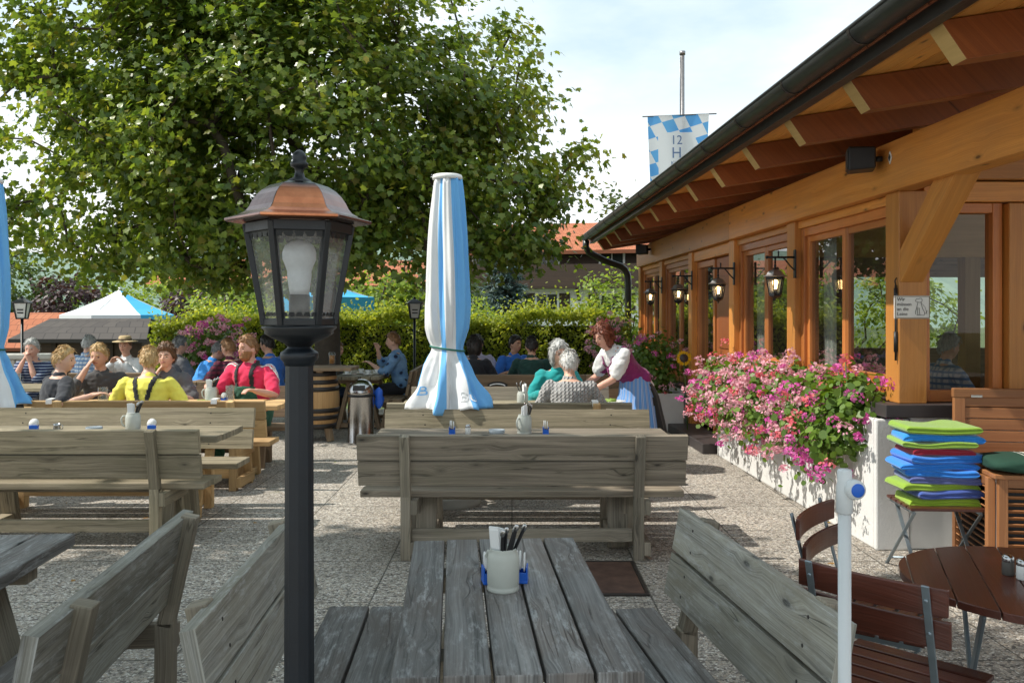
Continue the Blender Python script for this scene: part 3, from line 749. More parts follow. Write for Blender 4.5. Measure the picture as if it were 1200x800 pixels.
np.random.seed(5); nL = 46
P = np.stack([np.random.uniform(-4, 3, nL), np.random.uniform(2.6, 10, nL), np.full(nL, .006)], 1)
V, F = leaves(P, np.tile([0, 0, 1.0], (nL, 1)) + .12 * np.random.normal(size=(nL, 3)), np.random.uniform(.035, .065, nL), LEAF_OVAL)
m, t_, n_, l_ = nt('fallen_leaf'); g_ = n_.new('ShaderNodeNewGeometry'); bsdf(t_, ramp(t_, g_.outputs['Random Per Island'], [(0, (.20, .09, .03)), (.5, (.38, .22, .05)), (1, (.16, .17, .04))]), .8)
tag(np_mesh('fallen_leaves', V, F, m), kind='stuff')
# ------------------------------------------------------------------ lanterns
M['copper'] = None
m, tt, n_, l_ = nt('copper_roof_lit_front'); v = coords(tt); nz = noise(tt, v, 9, 5, .6)
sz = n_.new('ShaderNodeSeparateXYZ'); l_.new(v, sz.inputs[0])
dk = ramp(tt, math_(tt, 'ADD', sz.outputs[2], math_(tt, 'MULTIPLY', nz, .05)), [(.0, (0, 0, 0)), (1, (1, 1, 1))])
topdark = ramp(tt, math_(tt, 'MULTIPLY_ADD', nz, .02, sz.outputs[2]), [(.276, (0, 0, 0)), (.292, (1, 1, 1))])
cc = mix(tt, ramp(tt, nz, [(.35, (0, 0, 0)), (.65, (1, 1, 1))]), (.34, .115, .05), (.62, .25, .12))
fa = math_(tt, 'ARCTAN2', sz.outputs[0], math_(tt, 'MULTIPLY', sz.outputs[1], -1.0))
front = math_(tt, 'LESS_THAN', math_(tt, 'ABSOLUTE', math_(tt, 'SUBTRACT', fa, R(14))), R(29.5))  # reflected light on the camera-side panel is painted in as brighter copper
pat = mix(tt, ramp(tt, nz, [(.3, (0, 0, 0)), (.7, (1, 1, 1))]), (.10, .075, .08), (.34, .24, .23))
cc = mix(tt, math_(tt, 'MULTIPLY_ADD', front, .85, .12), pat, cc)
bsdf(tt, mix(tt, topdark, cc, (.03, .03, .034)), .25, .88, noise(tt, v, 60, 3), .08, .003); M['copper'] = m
M['grey_roof'] = plain('weathered_grey_metal', (.30, .29, .29), .38, .7, .2, 20)
def lantern(parent, sc, z0, roof, bulb, frame, rot=0.0, centre=(0, 0), hanging=False):
    """six sided lantern, z0 = bottom of the cage; sizes in metres at sc = 1"""
    X, Y = centre; S = lambda prof: [(r * sc, z0 + z * sc) for r, z in prof]
    o3 = (X, Y, 0)
    prof = [(.143, .208), (.147, .210), (.147, .215), (.136, .218), (.120, .223), (.107, .2305), (.100, .239), (.094, .251), (.086, .263), (.075, .274), (.059, .284), (.041, .290), (.026, .292), (.026, .294)]
    mb = MB(); pr = [(r * sc, z * sc) for r, z in prof]
    mb.lathe([(.10 * sc, .207 * sc)] + pr, 6, rot=rot, smooth=False, cap=True)
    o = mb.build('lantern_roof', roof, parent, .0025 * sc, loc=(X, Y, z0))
    mb = MB(); mb.lathe(S([(.028, .290), (.023, .296), (.0115, .302), (.0085, .313), (.0105, .321), (.0175, .324), (.018, .331), (.013, .335), (.0155, .342), (.012, .351), (.006, .357), (0, .359)]), 16, o3); mb.build('finial', frame, parent)
    mb = MB()
    rt, rb, zt, zb = .106 * sc, .070 * sc, z0 + .204 * sc, z0
    C = []
    for k in range(6):
        a = rot + k * math.pi / 3; ca, sa = math.cos(a), math.sin(a)
        p0 = Vector((X + rb * ca, Y + rb * sa, zb)); p1 = Vector((X + rt * ca, Y + rt * sa, zt)); C.append((p0, p1))
        mb.beam(p0, p1, .012 * sc, .012 * sc, (-sa, ca, 0))
    for k in range(6):
        a0, a1 = C[k]; b0, b1 = C[(k + 1) % 6]
        mb.beam(a0 + Vector((0, 0, .006 * sc)), b0 + Vector((0, 0, .006 * sc)), .008 * sc, .014 * sc); mb.beam(a1 - Vector((0, 0, .008 * sc)), b1 - Vector((0, 0, .008 * sc)), .008 * sc, .02 * sc)
        # scalloped valance strips under the roof and along the foot
        for (q0, q1, e0, e1, up, hgt) in ((a1, b1, a0, b0, -1, .012), (a0, b0, a1, b1, 1, .008)):
            nS = 5
            for i in range(nS):
                u = (i + .5) / nS; pc = q0.lerp(q1, u); dn = (e0.lerp(e1, u) - pc).normalized()
                c = pc + dn * .018 * sc; xd = (q1 - q0).normalized(); w = (q1 - q0).length / nS * .5
                mb.poly([c - xd * w, c + xd * w, c + xd * w * .6 + dn * hgt * sc, c - xd * w * .6 + dn * hgt * sc])
    mb.build('cage', frame, parent, .0015 * sc)
    ctr = Vector((X, Y, 0))
    for k in range(6):
        a0, a1 = C[k]; b0, b1 = C[(k + 1) % 6]; mb = MB(); q = []
        for p, ins in ((a0, .97), (b0, .97), (b1, .97), (a1, .97)):
            d = Vector((p.x - X, p.y - Y, 0)); q.append(Vector((X, Y, p.z)) + d * ins)
        mb.poly(q); mb.build('pane', M['glass'], parent)
    mb = MB(); mb.lathe(S([(0, -.002), (.074, -.002), (.076, -.006), (.069, -.012), (.070, -.017), (.060, -.024), (.045, -.031), (.03, -.038), (.024, -.045), (0, -.045)][::-1]), 12 if not hanging else 6, o3, rot=rot, smooth=not hanging); mb.build('foot_bowl', frame, parent)
    if hanging:
        mb = MB(); mb.lathe(S([(0, -.075), (.007, -.07), (.012, -.06), (.006, -.052), (.01, -.045), (.02, -.04)]), 10, o3); mb.build('drop_finial', frame, parent)
    mb = MB(); mb.lathe(S([(0, .002), (.021, .002), (.021, .062), (0, .062)]), 18, o3); mb.build('lamp_socket', M['socket'], parent)
    mb = MB(); mb.lathe(S([(0, .06), (.019, .062), (.021, .075), (.0235, .092), (.0245, .104), (.024, .108), (.028, .12), (.0335, .134), (.034, .148), (.029, .162), (.017, .171), (0, .174)]), 24, o3); mb.build('bulb', bulb, parent)
M['socket'] = plain('dark_bulb_socket', (.05, .045, .042), .5)
LP = (-.436, 1.75)
t = thing('lamp_post', 'black lamp post with a copper roofed lantern in the foreground', 'street lamp', (*LP, 0))
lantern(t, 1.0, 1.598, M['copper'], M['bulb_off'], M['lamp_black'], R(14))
mb = MB(); mb.lathe([(0, 1.515), (.030, 1.515), (.032, 1.522), (.0375, 1.528), (.039, 1.535), (.0375, 1.542), (.030, 1.547), (.024, 1.552), (.024, 1.558), (0, 1.558)], 32); mb.build('pole_collar', M['pole_black'], t)
mb = MB(); nn = 9
for z, r in ((0, .032), (.6, .0315), (1.515, .0285)):
    for j in range(nn * 2):
        a = 2 * math.pi * j / (nn * 2); rr = r * (1.0 if j % 2 == 0 else .955); mb.v.append(Vector((rr * math.cos(a), rr * math.sin(a), z)))
for i in range(2):
    for j in range(nn * 2):
        k = (j + 1) % (nn * 2); mb.face([i * nn * 2 + j, i * nn * 2 + k, (i + 1) * nn * 2 + k, (i + 1) * nn * 2 + j], [(0, 0)] * 4, .5)
mb.build('pole', M['pole_black'], t, .0012)
mb = MB(); mb.lathe([(0, 0), (.09, 0), (.09, .02), (.06, .04), (.05, .12), (.042, .14), (.034, .16), (0, .16)], 24); mb.build('pole_base', M['pole_black'], t)
m, tt, n_, l_ = nt('milk_white_lamp_panel'); bsdf(tt, (.75, .76, .74), .4)
M['milk'] = m
def far_lamp(label, loc):
    t = thing('lamp_post', label, 'street lamp', loc, .2, 'small lamp posts at the back of the terrace')
    mb = MB(); mb.lathe([(0, 0), (.05, 0), (.05, .05), (.022, .08), (.022, 1.55), (0, 1.55)], 12); mb.build('pole', M['lamp_black'], t)
    mb = MB(); mb.lathe([(.10, 1.54), (.10, 1.56), (.095, 1.56)], 4, rot=R(45)); 
    for k in range(4):
        a = R(45) + k * math.pi / 2; mb.beam((.09 * math.cos(a), .09 * math.sin(a), 1.55), (.14 * math.cos(a), .14 * math.sin(a), 1.80), .018, .018)
    mb.build('cage', M['lamp_black'], t)
    mb = MB(); mb.lathe([(.085, 1.56), (.133, 1.79)], 4, rot=R(45), smooth=False); mb.build('panel', M['milk'], t)
    mb = MB(); mb.lathe([(.17, 1.79), (.175, 1.80), (.09, 1.85), (.03, 1.87), (.02, 1.9), (0, 1.91)], 4, rot=R(45), smooth=False); mb.build('lantern_roof', M['lamp_black'], t)
    mb = MB()
    for z in (1.64, 1.69): mb.box((0, -.078 - (z - 1.6) * .14, z), (.09, .004, .02))
    mb.build('panel_plate', M['lamp_black'], t)
far_lamp('small black lamp post with white panels at far left', (-7.75, 13.5, 0))
far_lamp('small black lamp post by the hedge left of the folded parasol', (-1.6, 14.0, 0))

# ------------------------------------------------------------------ folded parasols
M['cloth_blue'] = plain('sky_blue_canvas', (.17, .47, .86), .85, 0, .06, 8, .15)
M['cloth_white'] = plain('white_canvas', (.78, .79, .80), .85, 0, .04, 8, .15)
def text_mesh(s, size, align='CENTER', ext=0.0):
    cu = bpy.data.curves.new('lettering', 'FONT'); cu.body = s; cu.size = size; cu.align_x = align; cu.extrude = ext; cu.resolution_u = 3
    o = bpy.data.objects.new('lettering', cu); COL.objects.link(o)
    dg = bpy.context.evaluated_depsgraph_get(); me = bpy.data.meshes.new_from_object(o.evaluated_get(dg))
    bpy.data.objects.remove(o); bpy.data.curves.remove(cu); me.materials.clear(); return me
PROF = [(.81, .325), (.86, .32), (.93, .29), (1.02, .25), (1.12, .205), (1.23, .165), (1.30, .138), (1.335, .135), (1.38, .142), (1.5, .168), (1.7, .180), (1.95, .176), (2.2, .164), (2.5, .142), (2.7, .124), (2.775, .115)]
PZ = np.array([p[0] for p in PROF]); PR = np.array([p[1] for p in PROF])
def canopy_pt(th, z, seed):
    r = float(np.interp(z, PZ, PR))
    low = max(0, (1.30 - z) / .5); tie = math.exp(-((z - 1.32) / .06) ** 2)
    w = th + .18 * math.sin(z * 2.1 + seed) + .25 * math.sin(2 * th + seed) * (z > 1.2) * .4
    amp = (.15 + .06 * min(1, low)) * (1 - .75 * tie)
    f = amp * math.cos(8 * w + seed) + .05 * math.cos(19 * th + 3 * z) * (1 - tie) + low * .16 * math.cos(3 * th + seed * 2) + (1 - tie) * .12 * mnoise.noise((math.cos(th) * 2.2 + seed, math.sin(th) * 2.2, z * 1.7)) + low * .30 * mnoise.noise((math.cos(th) * 4 + seed, math.sin(th) * 5, z * 6))
    rr = r * (1 + f * .8 - amp * .25)
    return Vector((rr * math.cos(th), rr * math.sin(th), z + low * (.03 * math.cos(3 * th + seed * 3) + .045 * mnoise.noise((math.cos(th) * 2.4, math.sin(th) * 2.4, seed)))))
def parasol(label, loc, seed, rot):
    t = thing('folded_parasol', label, 'parasol', loc, rot, 'folded blue and white parasols')
    nT, zsamp = 288, np.concatenate([np.linspace(.81, 1.5, 30), np.linspace(1.55, 2.775, 26)])
    mb = MB()
    for z in zsamp:
        for j in range(nT): mb.v.append(canopy_pt(2 * math.pi * j / nT + .16 * math.sin(z * 1.7), z, seed))
    bounds = [0, .08, .2, .34, .42, .48, .683, .733, .833, 1.0]
    for i in range(len(zsamp) - 1):
        for j in range(nT):
            u = (j + .5) / nT
            k = next(q for q in range(9) if bounds[q] <= u < bounds[q + 1]); j2 = (j + 1) % nT
            mb.face([i * nT + j, i * nT + j2, (i + 1) * nT + j2, (i + 1) * nT + j], [(0, 0)] * 4, .5, (k + 1) % 2, True)
    cn = mb.build('canopy', [M['cloth_white'], M['cloth_blue']], t)
    so = cn.modifiers.new('thickness', 'SOLIDIFY'); so.thickness = .004
    mb = MB(); mb.lathe([(0, 2.77), (.118, 2.77), (.128, 2.775), (.130, 2.79), (.124, 2.81), (.11, 2.815), (0, 2.82)], 28); mb.build('top_cap', M['white'], t)
    mb = MB(); pts = [canopy_pt(a, 1.325 - .02 * math.cos(a), seed) * 1.0 for a in np.linspace(0, 2 * math.pi, 40)]
    mb.tube([Vector((p.x * 1.05, p.y * 1.05, p.z)) for p in pts], .008, 6, cap=False); mb.build('tie_cord', M['rope'], t)
    mb = MB(); mb.lathe([(0, .02), (.024, .02), (.024, 2.78), (0, 2.78)], 14); mb.build('pole', M['white'], t)
    mb = MB(); mb.lathe([(0, .0), (.285, .0), (.29, .02), (.285, .075), (.27, .085), (.05, .09), (.045, .2), (0, .2)], 40); mb.build('base', M['concrete'], t)
    for (txt, thc, zc, size) in (('Bur', -.85, .88, .12), ('B', -2.35, .93, .11)):
        me = text_mesh(txt, size); 
        bm = bmesh.new(); bm.from_mesh(me); bmesh.ops.subdivide_edges(bm, edges=bm.edges[:], cuts=1); 
        for v in bm.verts:
            th = thc - rot + v.co.x / .30; z = zc + v.co.y
            p = canopy_pt(th, z, seed); v.co = Vector((p.x, p.y, 0)) * 1.03 + Vector((0, 0, p.z))
        bm.to_mesh(me); bm.free(); me.materials.append(M['cloth_white'] if txt == 'Bur' else M['cloth_blue']); link('lettering', me, t)
    return t
parasol('folded blue and white parasol standing in the centre of the terrace', (-.555, 7.33, 0), .6, 0)
parasol('folded blue and white parasol cut off by the left edge of the photo', (-4.62, 7.5, 0), 2.1, R(30))

# open parasols
def open_parasol(label, loc, r, zr, zt, n, mats, rot, pole_bottom, valance):
    t = thing('open_parasol', label, 'parasol', loc, rot)
    mb = MB(); A = [rot + 2 * math.pi * k / n for k in range(n)]
    for k in range(n):
        a, b = A[k], A[(k + 1) % n]
        P = lambda an, q, z: Vector((r * q * math.cos(an), r * q * math.sin(an), z))
        for (q0, q1) in ((0.02, .35), (.35, .7), (.7, 1.0)):
            zz = lambda q: zr + (zt - zr) * (1 - q) - .06 * math.sin(math.pi * q)
            mb.poly([P(a, q0, zz(q0)), P(a, q1, zz(q1)), P(b, q1, zz(q1)), P(b, q0, zz(q0))], mats[k])
        mb.poly([P(a, 1, zr), P(a, 1.0, zr - valance), P(b, 1.0, zr - valance), P(b, 1, zr)], mats[k])
    mb.build('canopy', [M['cloth_white'], M['cloth_sun']], t)
    mb = MB(); mb.tube([(0, 0, pole_bottom), (0, 0, zt + .06)], .025, 10); mb.build('pole', M['white'], t)
    for k in range(n):
        mb = MB(); mb.beam((0.02 * math.cos(A[k]), .02 * math.sin(A[k]), zt - .06), (r * .97 * math.cos(A[k]), r * .97 * math.sin(A[k]), zr - .02), .012, .016); mb.build('rib', M['white'], t)
    mb = MB(); mb.lathe([(0, pole_bottom), (.3, pole_bottom), (.3, pole_bottom + .08), (0, pole_bottom + .1)], 20); mb.build('base', M['concrete'], t)
    return t
M['cloth_sun'] = plain('turquoise_blue_canvas', (.06, .42, .74), .8, 0, .05)
op = open_parasol('open white and light blue parasol beyond the low roofs at left', (*gnd(140, 22), 0), 1.43, 1.60, 2.25, 8, [0, 0, 0, 0, 0, 0, 1, 0], R(22), -.75, .11)
op2 = open_parasol('open bright blue parasol beyond the hedge behind the big lantern', (*gnd(384, 17), 0), .97, 1.95, 2.28, 4, [1, 1, 1, 1], R(40), -.75, .27)
def small_text(s, size, loc, rz, mat, parent):
    me = text_mesh(s, size); me.transform(Matrix.Rotation(math.pi / 2, 4, 'X')); me.materials.append(mat)
    o = link('lettering', me, parent, loc, rz); return o

# ------------------------------------------------------------------ barrel table, bin
t = thing('barrel_table', 'oak barrel with dark hoops carrying a wooden top', 'barrel table', (*gnd(371, 11.0), 0))
mb = MB(); bp = [(.235, .17), (.262, .27), (.285, .40), (.292, .53), (.285, .66), (.262, .79), (.24, .885)]
mb.lathe([(0, .19), (.22, .19)] + bp + [(.22, .885), (.22, .86), (0, .86)], 30); mb.build('barrel_body', M['barrel'], t)
for z, r in ((.20, .25), (.31, .275), (.40, .288), (.67, .286), (.76, .272), (.86, .25)):
    mb = MB(); mb.lathe([(r - .006, z - .028), (r + .003, z - .028), (r + .001 - (.004 if z > .5 else -.004), z + .028), (r - .008, z + .028)], 30); mb.build('hoop', M['dark_metal'], t)
for k in range(4):
    a = R(45 + 90 * k + 15); mb = MB(); mb.beam((.19 * math.cos(a), .19 * math.sin(a), .2), (.24 * math.cos(a), .24 * math.sin(a), 0), .07, .07); mb.build('leg', M['barrel'] if k == 2 else M['wood_brown'], t, .004)
mb = MB(); 
for k in range(6): mb.box((.09, -.25 + k * .1, .925), (.82, .094, .04))
mb.box((.09, 0, .893), (.08, .5, .024)); mb.build('tabletop', M['wood_brown'], t, .004)
t = thing('waste_bin', 'round polished steel bin with a domed lid', 'bin', (*gnd(423, 10.75), 0))
mb = MB(); mb.lathe([(0, 0), (.165, 0), (.168, .02), (.163, .03), (.163, .58), (.168, .59), (.168, .605), (0, .605)], 32); mb.build('bin_body', M['chrome'], t)
mb = MB(); mb.lathe([(.166, .606), (.168, .64), (.160, .69), (.14, .735), (.105, .775), (.055, .80), (0, .805)], 32); mb.build('lid', M['chrome'], t)
mb = MB(); mb.lathe([(.1672, .585), (.1705, .588), (.1705, .612), (.1672, .615)], 32); mb.build('rim_band', M['black'], t)
mb = MB(); mb.box((0, -.145, .70), (.15, .02, .07), Matrix.Rotation(R(-25), 3, 'X')); mb.build('flap', M['dark_metal'], t, .004)
mb = MB(); rows = []
for i in range(9):
    for j in range(16):
        a = 2 * math.pi * j / 16; f = .62 + .3 * mnoise.noise((i * .5, math.cos(a) * 1.5, math.sin(a) * 1.5))
        r = [.02, .06, .085, .095, .09, .08, .085, .07, .01][i]; mb.v.append(Vector((r * f * math.cos(a), r * f * .6 * math.sin(a), i * .034 + .2)))
for i in range(8):
    for j in range(16): mb.face([i * 16 + j, i * 16 + (j + 1) % 16, (i + 1) * 16 + (j + 1) % 16, (i + 1) * 16 + j], [(0, 0)] * 4, .5, 0, True)
o = mb.build('waste_sack', plain('blue_sack_film', (.02, .12, .62), .35), None, loc=(*gnd(444, 10.85), .22))
tag(o, 'crumpled blue plastic sack hanging beside the steel bin', 'sack')
# ------------------------------------------------------------------ restaurant building (local x = distance from the view line, y = along the wall)
BROT = math.atan(.035)
B = thing('restaurant_building', 'timber framed restaurant with deep eaves, window bays and lit wall lanterns', 'building', (0, 0, 0), BROT)
def bl2w(x, y, z=0.0):
    c, s = math.cos(BROT), math.sin(BROT); return (x * c - y * s, x * s + y * c, z)
PY = [5.78, 7.75, 9.64, 11.6, 13.55, 15.40]
zs = lambda x: 2.94 + .16 * (x - 2.05)
def bpart(name, mats, fn, bevel=.004, parent=None):
    mb = MB(); fn(mb); return mb.build(name, mats, parent or B, bevel)
for i, y in enumerate(PY):
    z0 = 1.005 if i in (0,) else .0
    bpart('wall_post', M['timber'], lambda mb: mb.box((2.968, y + .1, (z0 + 2.47) / 2), (.196, .2, 2.47 - z0)), .006)
bpart('eaves_beam', M['timber'], lambda mb: [mb.box((2.90, -2 + 17.5 * (k + .5) / 3, 2.64), (.16, 17.5 / 3 - .004, .34)) for k in range(3)], .006)
for k in range(-5, 13):
    y = 3.76 + .95 * k; mb = MB()
    mb.prism([(2.175, 2.765), (2.055, zs(2.055) - .004), (4.3, zs(4.3) - .004), (4.3, 2.765 + .16 * 2.125)], 1, y, y + .12)
    mb.m[2] = 1
    mb.build('rafter', [M['timber_red'], M['timber_end']], B, .004)
mb = MB()
for k in range(17):
    x = 1.98 + .142 * k
    mb.box((x + .07, 6.8, zs(x + .07) + .012), (.138, 17.5, .022), Matrix.Rotation(-math.atan(.16), 3, 'Y'))
mb.build('soffit_boarding', M['soffit'], B, .003)
def tile_mat(name, c0, c1, sc=5.0):
    m, t, n, l = nt(name); v = coords(t)
    br = N(t, 'ShaderNodeTexBrick', Scale=sc); l.new(coords(t, 'UV'), br.inputs['Vector']); br.inputs['Color1'].default_value = (*c0, 1); br.inputs['Color2'].default_value = (*c1, 1); br.inputs['Mortar'].default_value = (*[x * .35 for x in c0], 1)
    br.inputs['Mortar Size'].default_value = .04; br.inputs['Brick Width'].default_value = 1.0; br.inputs['Row Height'].default_value = 1.3
    nz = noise(t, v, 1.5, 5)
    bsdf(t, mix(t, math_(t, 'MULTIPLY', nz, .6), br.outputs['Color'], [x * .6 for x in c1]), .8, 0, br.outputs['Fac'], .5, .03); return m
M['tile_red'] = tile_mat('red_clay_tiles', (.42, .115, .045), (.52, .18, .08))
M['tile_dark'] = tile_mat('dark_brown_roofing', (.06, .05, .045), (.09, .075, .065), 4)
bpart('roof', M['tile_red'], lambda mb: mb.box((5.75, 6.8, zs(5.75) + .11), (7.7, 17.6, .12), Matrix.Rotation(-math.atan(.16), 3, 'Y')))
bpart('fascia_board', M['dark_metal'], lambda mb: [mb.box((1.985, 6.8, zs(2.0) + .035), (.03, 17.6, .12)), mb.box((2.02, 6.8, zs(2.0) - .012), (.05, 17.55, .02))])
# gutter: half round trough with seams
mb = MB(); gx, gz, gr = 1.885, 3.03, .075
sec = [(gx + gr * math.cos(a), gz + gr * math.sin(a)) for a in np.linspace(0, -math.pi, 13)]
sec2 = [(gx + (gr - .006) * math.cos(a), gz + (gr - .006) * math.sin(a)) for a in np.linspace(-math.pi, 0, 13)]
b0 = len(mb.v); S = sec + sec2; ns = len(S)
for y in (-2.0, 15.55):
    for x, z in S: mb.v.append(Vector((x, y, z)))
for j in range(ns): mb.face([b0 + j, b0 + (j + 1) % ns, b0 + ns + (j + 1) % ns, b0 + ns + j], [(0, 0)] * 4, .5, 0, j not in (12, 25))
mb.face([b0 + ns + j for j in list(range(0, 13))], [(0, 0)] * 13, .5)
mb.tube([(gx - gr + .004, -2, gz + .004), (gx - gr + .004, 15.55, gz + .004)], .011, 8)
G = mb.build('gutter', M['gutter'], B)
for k in range(18):
    y = -.6 + .95 * k; mb = MB()
    sc_ = [(gx + (gr + .004) * math.cos(a), gz + (gr + .004) * math.sin(a)) for a in np.linspace(0, -math.pi, 11)]
    si_ = [(gx + (gr - .002) * math.cos(a), gz + (gr - .002) * math.sin(a)) for a in np.linspace(-math.pi, 0, 11)]
    mb.prism(sc_ + si_, 1, y, y + .028); mb.build('gutter_bracket', M['dark_metal'], G)
mb = MB(); mb.tube([(gx, 15.45, 2.96), (gx, 15.45, 2.84), (gx + .06, 15.48, 2.74), (gx + .35, 15.55, 2.60), (2.55, 15.62, 2.50), (2.63, 15.64, 2.44), (2.68, 15.65, 2.34), (2.69, 15.65, 2.2), (2.69, 15.65, 0.0)], .062, 14); mb.build('downpipe', M['gutter'], B)
for z in (.6, 1.7): bpart('pipe_clamp', M['dark_metal'], lambda mb: mb.lathe([(.06, z), (.068, z), (.068, z + .03), (.06, z + .03)], 14, (2.69, 15.65, 0)))
# window bays
def casement(parent, y0, y1, z0, z1, x=2.985, fw=.055):
    mb = MB(); d = .05
    mb.box((x, (y0 + fw / 2), (z0 + z1) / 2), (d, fw, z1 - z0)); mb.box((x, (y1 - fw / 2), (z0 + z1) / 2), (d, fw, z1 - z0))
    mb.box((x, (y0 + y1) / 2, z0 + fw / 2), (d - .004, y1 - y0 - 2 * fw, fw)); mb.box((x, (y0 + y1) / 2, z1 - fw / 2), (d - .004, y1 - y0 - 2 * fw, fw))
    mb.build('casement', M['timber_frame'], parent, .004)
    mb = MB(); mb.poly([(x, y0 + fw, z0 + fw), (x, y1 - fw, z0 + fw), (x, y1 - fw, z1 - fw), (x, y0 + fw, z1 - fw)]); mb.build('pane', M['pane'], parent)
def window(y0, y1, z0, z1):
    mb = MB(); f = .075
    mb.box((2.985, y0 + f / 2, (z0 + z1) / 2), (.11, f, z1 - z0)); mb.box((2.985, y1 - f / 2, (z0 + z1) / 2), (.11, f, z1 - z0))
    mb.box((2.985, (y0 + y1) / 2, z1 - f / 2), (.104, y1 - y0 - 2 * f, f)); mb.box((2.985, (y0 + y1) / 2, z0 + f / 2), (.104, y1 - y0 - 2 * f, f))
    w = mb.build('window', M['timber_frame'], B, .005)
    ym = (y0 + y1) / 2
    casement(w, y0 + f, ym - .003, z0 + f, z1 - f); casement(w, ym + .003, y1 - f, z0 + f, z1 - f)
    for yc in (y0 + f + .12, y1 - f - .12):
        mb = MB(); xs = np.linspace(-.11, .11, 19)
        pts = [(3.12 + .018 * math.sin(x * 150), yc + x) for x in xs]
        for a, b in zip(pts[:-1], pts[1:]): mb.poly([(a[0], a[1], z0 + .05), (b[0], b[1], z0 + .05), (b[0], b[1], z1 - .1), (a[0], a[1], z1 - .1)])
        mb.build('reflection_strip', M['reflection_strip'], w)  # pale strips added to stand in for frame reflections at the glass edges
M['reflection_strip'] = plain('white_reflection_strip', (.7, .7, .68), .9)
for i in (0, 1, 3, 4):
    y0, y1 = PY[i] + .202, PY[i + 1] - .002
    window(y0, y1, 1.045 if i < 2 else .62, 2.40)
    bpart('window_head', M['timber'], lambda mb: mb.box((2.965, (y0 + y1) / 2, 2.434), (.12, y1 - y0, .066)))
    bpart('window_sill', M['slate'], lambda mb: mb.box((2.93, (y0 + y1) / 2, (1.0 if i < 2 else .58)), (.2, y1 - y0, .05)))
    zt = .97 if i < 2 else .55
    bpart('wall', M['white_wall'], lambda mb: mb.box((3.04, (y0 + y1) / 2, zt / 2), (.2, y1 - y0, zt)))
# door bay
y0, y1 = PY[2] + .202, PY[3] - .002
bpart('window_head', M['timber'], lambda mb: mb.box((2.965, (y0 + y1) / 2, 2.40), (.14, y1 - y0, .13)))
d = bpart('door', M['timber_red'], lambda mb: [mb.box((2.985, y0 + .42, 1.17), (.05, .84, 2.3)), mb.box((2.955, y0 + .42, .65), (.012, .58, .8)), mb.box((2.955, y0 + .42, 1.65), (.012, .58, .9))], .006)
mb = MB(); mb.tube([(2.96, y0 + .76, 1.08), (2.91, y0 + .76, 1.08), (2.91, y0 + .66, 1.08)], .01); mb.build('handle', M['chrome'], d)
mb = MB(); w = None
mb.box((2.985, y0 + .90, 1.17), (.09, .08, 2.3)); mb.box((2.985, y1 - .04, 1.17), (.09, .08, 2.3)); mb.box((2.985, (y0 + .94 + y1 - .08) / 2, .06), (.086, y1 - y0 - 1.02, .12)); mb.box((2.985, (y0 + .94 + y1 - .08) / 2, 2.28), (.086, y1 - y0 - 1.02, .08))
w = mb.build('glazed_door', M['timber_frame'], B, .005)
mb = MB(); mb.poly([(2.985, y0 + .94, .12), (2.985, y1 - .08, .12), (2.985, y1 - .08, 2.24), (2.985, y0 + .94, 2.24)]); mb.build('pane', M['pane'], w)
bpart('door_step', M['slate'], lambda mb: mb.box((2.80, (y0 + y1) / 2, .06), (.5, y1 - y0 + .1, .12)), .01)
# wall facing the camera
FY = 5.90
bpart('plinth_wall', M['white_wall'], lambda mb: mb.box((5.0, FY + .0, .457), (4.1, .24, .914)), .012)
bpart('stone_sill', M['slate'], lambda mb: mb.box((4.87, FY - .03, .96), (4.26, .34, .088)), .006)
def front_window(mb):
    z0, z1, x0, x1 = 1.006, 2.40, 3.07, 3.66
    mb.box((x0 + .035, FY + .03, (z0 + z1) / 2), (.07, .1, z1 - z0)); mb.box((x1 - .035, FY + .03, (z0 + z1) / 2), (.07, .1, z1 - z0)); mb.box(((x0 + x1) / 2, FY + .03, z0 + .04), (x1 - x0 - .14, .094, .08)); mb.box(((x0 + x1) / 2, FY + .03, z1 - .035), (x1 - x0 - .14, .094, .07))
w = bpart('front_window', M['timber_frame'], front_window, .005)
mb = MB(); mb.poly([(3.14, FY + .03, 1.086), (3.59, FY + .03, 1.086), (3.59, FY + .03, 2.33), (3.14, FY + .03, 2.33)]); mb.build('pane', M['pane_front'], w)
bpart('lintel', M['timber'], lambda mb: [mb.box((4.85, FY + .02, 2.475), (3.55, .16, .14)), mb.box((4.85, FY + .0, 2.63), (3.55, .20, .15)), mb.box((4.85, FY + .05, 3.0), (3.55, .10, .57))], .006)
bpart('wall_post', M['timber'], lambda mb: mb.box((3.77, FY + .02, 1.70), (.2, .2, 1.39)), .006)
bpart('front_wall', M['timber'], lambda mb: [mb.box((5.4, FY + .05, 1.1 + .2 * k), (3.0, .08, .195)) for k in range(7)], .004)
bpart('brace', M['timber'], lambda mb: mb.beam((2.955, 5.83, 1.90), (2.955, 5.13, 2.56), .17, .16, (1, 0, 0)), .005)
# inside
bpart('room_floor', M['wood_brown'], lambda mb: mb.box((6.6, 10.7, .06), (7.0, 9.3, .12)))
bpart('room_wall', M['wood_brown'], lambda mb: [mb.box((10.1, 10.7, 1.9), (.1, 9.4, 3.6)), mb.box((4.9, 15.45, 1.9), (3.7, .1, 3.6)), mb.box((9.75, 15.45, 1.9), (.6, .1, 3.6)), mb.box((8.1, 15.45, .55), (2.7, .1, .9)), mb.box((8.1, 15.45, 2.95), (2.7, .1, 1.3))])
bpart('room_partition', M['timber_end'], lambda mb: [mb.box((4.75, 8.6, 2.45), (3.0, .12, .5)), mb.box((4.35, 8.6, 1.15), (.16, .14, 2.1)), mb.box((5.0, 8.6, 1.15), (.16, .14, 2.1))])
